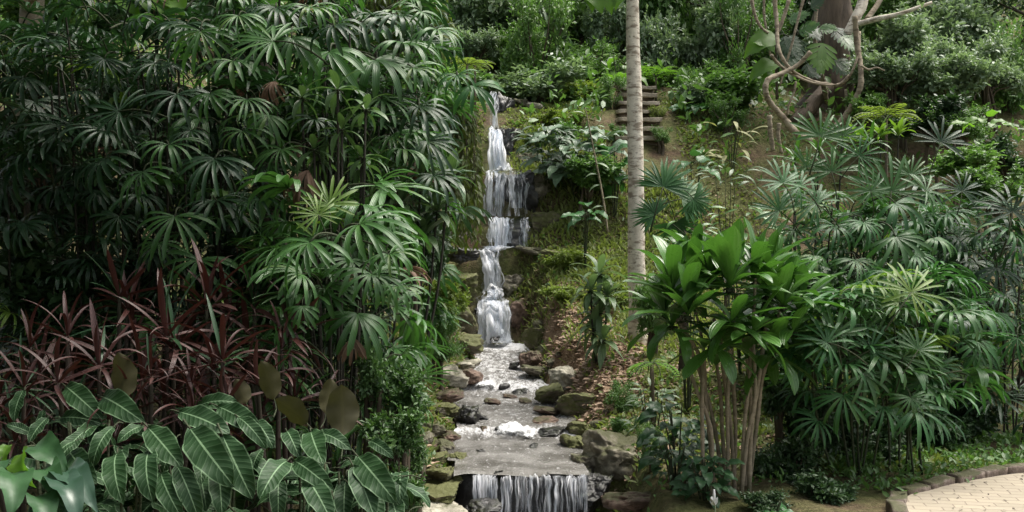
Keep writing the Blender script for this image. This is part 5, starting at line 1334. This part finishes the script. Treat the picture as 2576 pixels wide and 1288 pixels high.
# ------------------------------------------------------------------ shrubs on the hillside and at the sides
HG = 'shrubs on the hillside'
for i, a in enumerate([
    (1225, 40, 27, 230, 170, 'grey', 'pale grey green shrub high above the head of the waterfall'),
    (1330, 20, 29, 170, 150, 'grey', 'pale shrub left of the tall dark strap leaf plant'),
    (1290, 125, 26.2, 130, 100, 'fine', 'fine leaved shrub on the slope above the head of the waterfall'),
    (1475, 50, 28, 190, 170, 'green', 'green shrub between the tall dark strap leaf plant and the pale trunk'),
    (1500, 150, 25, 170, 120, 'fine', 'fine leaved shrub low beside the pale trunk'),
    (1440, 215, 23, 150, 70, 'lime', 'yellow green low shrub below the tall dark strap leaf plant'),
    (1310, 222, 23, 110, 60, 'fine', 'low shrub on the slope right of the topmost thread of water'),
    (1550, 60, 29, 110, 150, 'dark', 'dark shrub directly behind the pale trunk'),
    (1680, 45, 29.5, 180, 120, 'dark', 'dark shrub above the yellow blooms'),
    (1735, 110, 27.5, 120, 110, 'green', 'green shrub right of the yellow blooms'),
    (1800, 90, 25.5, 170, 210, 'grey', 'large drooping grey green shrub left of the hanging vine'),
    (1760, 205, 23.5, 140, 90, 'fine', 'fine leaved shrub beside the stairs'),
    (1855, 220, 22, 120, 110, 'broadgrey', 'grey broad leaved shrub left of the thick pale vine'),
    (1875, 30, 27, 110, 150, 'grey', 'pale shrub left of the big brown tree'),
    (1680, 195, 25, 110, 80, 'green', 'green shrub behind the bright fern'),
    (2020, 30, 25.5, 170, 150, 'dark', 'dark shrub behind the big brown tree'),
    (2280, 95, 21, 230, 170, 'grey', 'pale grey green shrub under the long pale branch'),
    (2420, 60, 22.5, 230, 190, 'grey', 'pale speckled shrub right of the long pale branch'),
    (2250, 180, 20, 190, 130, 'grey', 'grey green shrub right of the thick curving vine'),
    (2390, 190, 20, 220, 140, 'grey', 'grey green shrub above the shaded right slope'),
    (2530, 150, 21.5, 160, 260, 'fine', 'tall fine leaved shrub in the upper right corner'),
    (2340, 280, 18.5, 190, 110, 'dark', 'dark shrub right of the feathery fern shrub'),
    (2490, 250, 19.0, 160, 100, 'dark', 'dark shrub low on the right slope'),
    (2540, 380, 16.5, 160, 120, 'dark', 'dark shrub at the right border above the palm fronds'),
    (2440, 400, 15.8, 200, 90, 'green', 'green shrub behind the lady palms at the right'),
    (2180, 265, 19.5, 120, 90, 'green', 'green shrub at the foot of the thick curving vine'),
    (2300, 400, 15.5, 150, 80, 'lime', 'yellowish low shrub behind the starry fronds'),
    (85, 140, 12.2, 210, 150, 'lime', 'bright green leafy shrub in the upper left below the trunk'),
    (215, 95, 12.6, 150, 150, 'green', 'green shrub right of the upper left trunk'),
    (320, 30, 12.8, 170, 110, 'dark', 'dark shrub at the top beside the hanging bright leaves'),
    (560, 0, 13.2, 220, 120, 'green', 'grey green shrub at the top edge behind the palms'),
    (100, 20, 16.0, 260, 160, 'green', 'leafy shrub at the top left behind the pale brown trunk'),
    (1120, 100, 15.0, 130, 130, 'lime', 'feathery light shrub right of the arching palm fronds'),
    (1005, 960, 7.7, 160, 160, 'leafy', 'small leaved bush between the veined leaves and the rocky bank'),
    (990, 1080, 7.3, 170, 150, 'leafy', 'small leaved bush above the veined leaf tips nearest the stream'),
    (1000, 1215, 7.1, 150, 140, 'leafy', 'small leaved bush at the bottom edge left of the stacked blocks'),
    (935, 920, 7.7, 120, 150, 'leafy', 'small leaved bush under the pale hanging frond'),
    (1040, 1130, 7.8, 90, 100, 'leafy', 'small leaved sprawling bush against the left bank rocks'),
    (1105, 850, 13.0, 110, 110, 'fine', 'low bush on the left bank above the whitish rock'),
    (1640, 760, 13.2, 100, 170, 'green', 'shrub hidden behind the pale trunk and the bright cane plant'),
    (1420, 330, 19.2, 90, 80, 'broad', 'leafy shrub behind the rounded bush'),
    (1960, 950, 9.6, 130, 160, 'dark', 'dark shrub behind the tan stems'),
    (1980, 1160, 8.9, 180, 170, 'dark', 'shadowy shrub right of the tan stems'),
    (2150, 1170, 9.6, 210, 120, 'green', 'green undergrowth shrub behind the dark canes'),
    (2280, 1180, 9.4, 70, 60, 'lime', 'light green clump beside the kerb behind the last cane'),
    (2490, 900, 13.2, 200, 200, 'fine', 'shaded shrub behind the dark brown trunk'),
    (2330, 960, 12.0, 180, 160, 'green', 'shaded shrub behind the lower palm with pale fronds'),
    (1640, 1120, 9.2, 90, 110, 'fine', 'small bush above the square boulder'),
    (1560, 970, 11.6, 100, 90, 'fine', 'sparse low plants on the litter slope below the pale trunk'),
    (1570, 1080, 10.6, 90, 90, 'green', 'low plants between the large green boulder and the tan stems'),
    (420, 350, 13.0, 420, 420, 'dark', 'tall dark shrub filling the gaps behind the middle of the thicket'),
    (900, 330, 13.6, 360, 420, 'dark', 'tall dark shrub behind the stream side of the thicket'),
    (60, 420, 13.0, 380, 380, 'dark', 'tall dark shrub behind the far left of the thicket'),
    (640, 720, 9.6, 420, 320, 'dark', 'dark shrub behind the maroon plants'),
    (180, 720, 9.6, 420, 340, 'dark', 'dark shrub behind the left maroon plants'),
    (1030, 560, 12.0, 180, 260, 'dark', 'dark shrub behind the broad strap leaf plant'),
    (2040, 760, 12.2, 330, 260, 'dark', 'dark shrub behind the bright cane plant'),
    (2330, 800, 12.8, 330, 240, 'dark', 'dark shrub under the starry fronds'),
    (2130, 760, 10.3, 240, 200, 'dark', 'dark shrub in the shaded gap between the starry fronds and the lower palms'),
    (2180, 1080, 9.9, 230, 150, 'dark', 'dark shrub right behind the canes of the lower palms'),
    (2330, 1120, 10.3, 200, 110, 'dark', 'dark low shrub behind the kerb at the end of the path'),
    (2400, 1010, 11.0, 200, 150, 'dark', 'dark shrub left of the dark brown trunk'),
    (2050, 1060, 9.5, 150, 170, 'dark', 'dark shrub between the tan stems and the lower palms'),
    (1200, 110, 24.5, 120, 90, 'grey', 'small pale shrub just above the head of the waterfall'),
    (1385, 175, 24.0, 110, 90, 'green', 'green shrub below the crown of the tall dark strap leaf plant'),
    (1420, 265, 20.6, 130, 60, 'lime', 'mossy low shrub above the rounded bush'),
    (1350, 300, 20.0, 80, 60, 'lime', 'mossy low shrub right of the pale yellow stone'),
    (1540, 250, 22.0, 90, 80, 'fine', 'fine leaved low shrub left of the stairs'),
    (1666, 335, 20.0, 60, 50, 'fine', 'low tuft growing over the right side of the lowest stair'),
    (1655, 275, 21.3, 50, 46, 'fern_low', 'low tuft growing over the right side of the upper stairs'),
    (1552, 330, 20.2, 50, 60, 'fine', 'low tuft growing at the left side of the lowest stair'),
    (1620, 130, 27.0, 90, 120, 'grey', 'pale shrub immediately right of the pale trunk, above the bright fern'),
    (1745, 250, 22.0, 110, 70, 'grey', 'grey low shrub right of the stairs'),
    (1830, 290, 20.5, 110, 80, 'fine', 'fine leaved shrub left of the fibrous roots'),
    (2210, 30, 24.0, 150, 130, 'green', 'green shrub above the long pale branch'),
    (2330, 160, 20.6, 160, 130, 'grey', 'pale speckled shrub in the middle of the upper right slope'),
    (2480, 160, 20.8, 170, 140, 'grey', 'pale speckled shrub beside the tall corner shrub'),
    (2250, 330, 17.2, 140, 80, 'lime', 'light green low shrub in front of the feathery fern shrub'),
    (2420, 300, 18.0, 170, 100, 'fine', 'fine leaved shrub in the middle of the shaded right slope'),
    (2500, 460, 14.8, 180, 110, 'green', 'green shrub behind the border palm'),
    (1480, 430, 18.0, 170, 90, 'green', 'low foliage under the rounded bush'),
    (1420, 560, 16.6, 130, 60, 'lime', 'mossy low plants right of the widest veil'),
    (1530, 620, 15.4, 120, 70, 'lime', 'mossy low plants below the thin sapling'),
    (1420, 690, 15.6, 120, 50, 'lime', 'trailing mossy plants on the bank right of the narrow middle fall'),
    (1110, 760, 14.6, 100, 90, 'fine', 'leafy low plants on the mossy rocks left of the falls'),
    (1640, 660, 14.8, 80, 110, 'lime', 'light low plants right of the pale trunk at mid height'),
    (2050, 1230, 8.3, 190, 110, 'dark', 'low dark foliage at the feet of the lower palms'),
    (1930, 1260, 7.9, 120, 60, 'dark', 'low dark foliage at the bottom edge right of the tan stems'),
]):
    u, v, d, w, h, key, lab = a
    shrub(u, v, d, w, h, key, lab, group=HG if d > 18 else None, k=i)

r9 = random.Random(21)
for k in range(64):
    y = 22.5 + 12 * (k % 8) / 8 + r9.uniform(-.6, .6); x = -3.4 + 16.5 * (k // 8) / 8 + r9.uniform(-.9, .9)
    if (1.5 < x < 3.7 and y < 24.6) or (abs(x - 6.7) < 1.5 and y < 24): continue
    if abs(x) > .53 * y: continue
    key = r9.choice(['grey', 'grey', 'green', 'fine', 'grey']); hh = (.55 if y < 24 else r9.uniform(.9, 1.5)); ww = r9.uniform(.8, 1.35)
    t = thing('shrub', 'shrub merging into the dense thicket on the far hillside', 'shrub', (x, y, H(x, y) - .1), 'dense thicket on the far hillside', r9.uniform(0, 6.28))
    f, s_ = SH[key][k % len(SH[key])]
    for nm, me in (('foliage', f), ('stem', s_)): link_obj(nm, me, t).scale = (ww, ww, hh * 1.2)

# ------------------------------------------------------------------ ground cover (uncountable)
def scatter(name, label, mat, n, region, size, flat, mask, lift=0.01, up=.2, clump=0, wid=1.0):
    g = Geo(); pts = []; tries = 0
    while len(pts) < n and tries < n * 8:
        tries += 1; x = rf.uniform(region[0], region[1]); y = rf.uniform(region[2], region[3])
        if abs(x) > .56 * y + 1.2: continue
        dch = abs(x - np.interp(y, _by, _bc)) - np.interp(y, _by, _bw)
        if dch < .10 and y < 22: continue
        if x > 2.4 and y < np.interp(x, [a for a, b in PATH], [b for a, b in PATH]) + .18: continue
        if 1.8 < x < 3.4 and 18.8 < y < 23.4: continue                 # the stairs stay clear
        if mask(x, y, dch) < rf.random(): continue
        for _ in range(max(1, clump)):
            xx, yy = (x + rf.gauss(0, .10), y + rf.gauss(0, .10)) if clump else (x, y)
            pts.append((xx, yy, H(xx, yy) + lift * rf.random()))
    k = len(pts); p = np.array(pts); f = rand_unit(k); f[:, 2] = np.abs(f[:, 2]) * (1 - flat) + up * (1 - flat)
    nr = rand_unit(k) * (.35 if flat > .5 else .6) + np.array([0, -.1, 1.0])
    g.many(SL_V, SL_F, SL_UV, bases(f, nr, size * rng.uniform(.5, 1.3, k), wid), p)
    tag(link_obj(name, g.mesh(name, M[mat])), label, kind='stuff')
def nz(x, y, s=0): return .5 + .9 * noise.noise(Vector((x * .9 + s, y * .9, s)))
scatter('leaf_litter', 'fallen tan leaves on the bank', 'litter', 15000, (-2.5, 4.0, 9.5, 21), .085, .85, lambda x, y, d: math.exp(-((x - 1.0) / .75) ** 2 - ((y - 13.4) / 2.4) ** 2) + .12, .02)
scatter('moss_cover', 'low mossy green growth on the banks', 'moss', 42000, (-3, 4.5, 9.3, 23), .085, .2, lambda x, y, d: max(0, nz(x, y, 3) + .15) * (.16 if (abs(x - 1.0) < .6 and 11.6 < y < 15.5) else 1), .03, clump=5)
scatter('ground_herbs', 'small leafy ground cover', 'shrub_green', 11000, (-6, 9, 8.4, 24), .09, .1, lambda x, y, d: max(0, nz(x, y, 8)) * (.12 if (abs(x - 1.0) < .7 and 11.4 < y < 16) else .8), .06, clump=6)
scatter('bank_grass', 'short pale grass and seedlings on the right bank', 'moss', 9000, (0.0, 3.2, 13.8, 20.5), .13, .0, lambda x, y, d: max(0, nz(x, y, 5) + .25) * (.25 if (abs(x - .95) < .6 and y < 15.5) else 1), .03, up=.9, clump=6, wid=.6)
scatter('hill_undergrowth', 'dense undergrowth covering the far hillside', 'shrub_green', 42000, (-18, 24, 19.3, 46), .22, .1, lambda x, y, d: 0 if 1.75 < x < 3.45 and 18.5 < y < 23.6 else (.9 if y > 25 else (.55 if d > .8 else .1)), .8, clump=8)
scatter('path_edge_ivy', 'low leafy cover behind the kerb', 'shrub_green', 3500, (2.8, 6.5, 8.2, 11), .075, .2, lambda x, y, d: .9, .10, clump=5)

# unseen leaf mass added left and behind the viewer, blocks low sky light
def shade_wood():
    g = Geo(); n = 15000; a = rng.uniform(R(125), R(255), n); q = rng.uniform(9, 17, n)
    p = np.stack([np.cos(a) * q * 1.1, np.sin(a) * q * .75 + 1.0, rng.uniform(0, 1, n) ** .8 * 11], axis=1)
    g.many(SL_V, SL_F, SL_UV, bases(rand_unit(n), rand_unit(n) * .5 + np.array([0, 0, .8]), rng.uniform(.4, 1.0, n), 1.5), p)
    tag(link_obj('added_shade_wood', g.mesh('added_shade_wood', M['shrub_dark'])), 'unseen leafy wood added beside and behind the viewer to block low sky light', kind='stuff')
shade_wood()

# fallen specks on the path
g = Geo()
kk = 170; pp = np.array([(rf.uniform(3.2, 5), rf.uniform(6.4, 8.9), .112) for _ in range(kk)]); pp = pp[[p_[1] < np.interp(p_[0], [a for a, b in PATH], [b for a, b in PATH]) - .1 for p_ in pp]]
kk = len(pp); f = rand_unit(kk); f[:, 2] *= .1; g.many(SL_V, SL_F, SL_UV, bases(f, rand_unit(kk) * .2 + np.array([0, 0, 1]), rng.uniform(.02, .05, kk)), pp)
tag(link_obj('path_litter', g.mesh('path_litter', M['dark_bark'])), 'dark fallen bits on the paving', kind='stuff')

# ------------------------------------------------------------------ light, sky, camera
w = bpy.data.worlds.new("World"); scene.world = w; w.use_nodes = True
t = w.node_tree; t.nodes.clear(); N = t.nodes.new
sky = N('ShaderNodeTexSky'); sky.sky_type = 'NISHITA'; sky.sun_disc = False
EL, AZ = 66, 68                                     # degrees; azimuth from +Y towards +X
sky.sun_elevation = R(EL); sky.sun_rotation = R(AZ); sky.air_density = 1.0; sky.dust_density = 3.0; sky.ozone_density = 0.6
bg = N('ShaderNodeBackground'); bg.inputs[1].default_value = 0.085; o = N('ShaderNodeOutputWorld')
bw = N('ShaderNodeRGBToBW'); mxw = N('ShaderNodeMix'); mxw.data_type = 'RGBA'; mxw.inputs[0].default_value = 0.8
t.links.new(sky.outputs[0], bw.inputs[0]); t.links.new(sky.outputs[0], mxw.inputs[6]); t.links.new(bw.outputs[0], mxw.inputs[7]); t.links.new(mxw.outputs[2], bg.inputs[0])   # a white, thinly clouded sky
t.links.new(bg.outputs[0], o.inputs[0])
L = bpy.data.lights.new('sun', 'SUN'); L.energy = 1.8; L.angle = R(38); L.color = (1.0, .94, .84)
so = bpy.data.objects.new('sun', L); col.objects.link(so)
dv = Vector((math.sin(R(AZ)) * math.cos(R(EL)), math.cos(R(AZ)) * math.cos(R(EL)), math.sin(R(EL))))
so.rotation_euler = dv.to_track_quat('Z', 'Y').to_euler()
cam = bpy.data.cameras.new('camera'); co = bpy.data.objects.new('camera', cam); col.objects.link(co); scene.camera = co
co.location = (0, 0, CZ); co.rotation_euler = (R(90), 0, 0); cam.sensor_fit = 'HORIZONTAL'; cam.sensor_width = 36; cam.lens = 36.0; cam.clip_end = 500; cam.clip_start = .05
scene.view_settings.view_transform = 'Standard'; scene.view_settings.look = 'None'; scene.view_settings.gamma = 1; scene.view_settings.exposure = 1.95
scene.cycles.max_bounces = 6; scene.cycles.transparent_max_bounces = 16
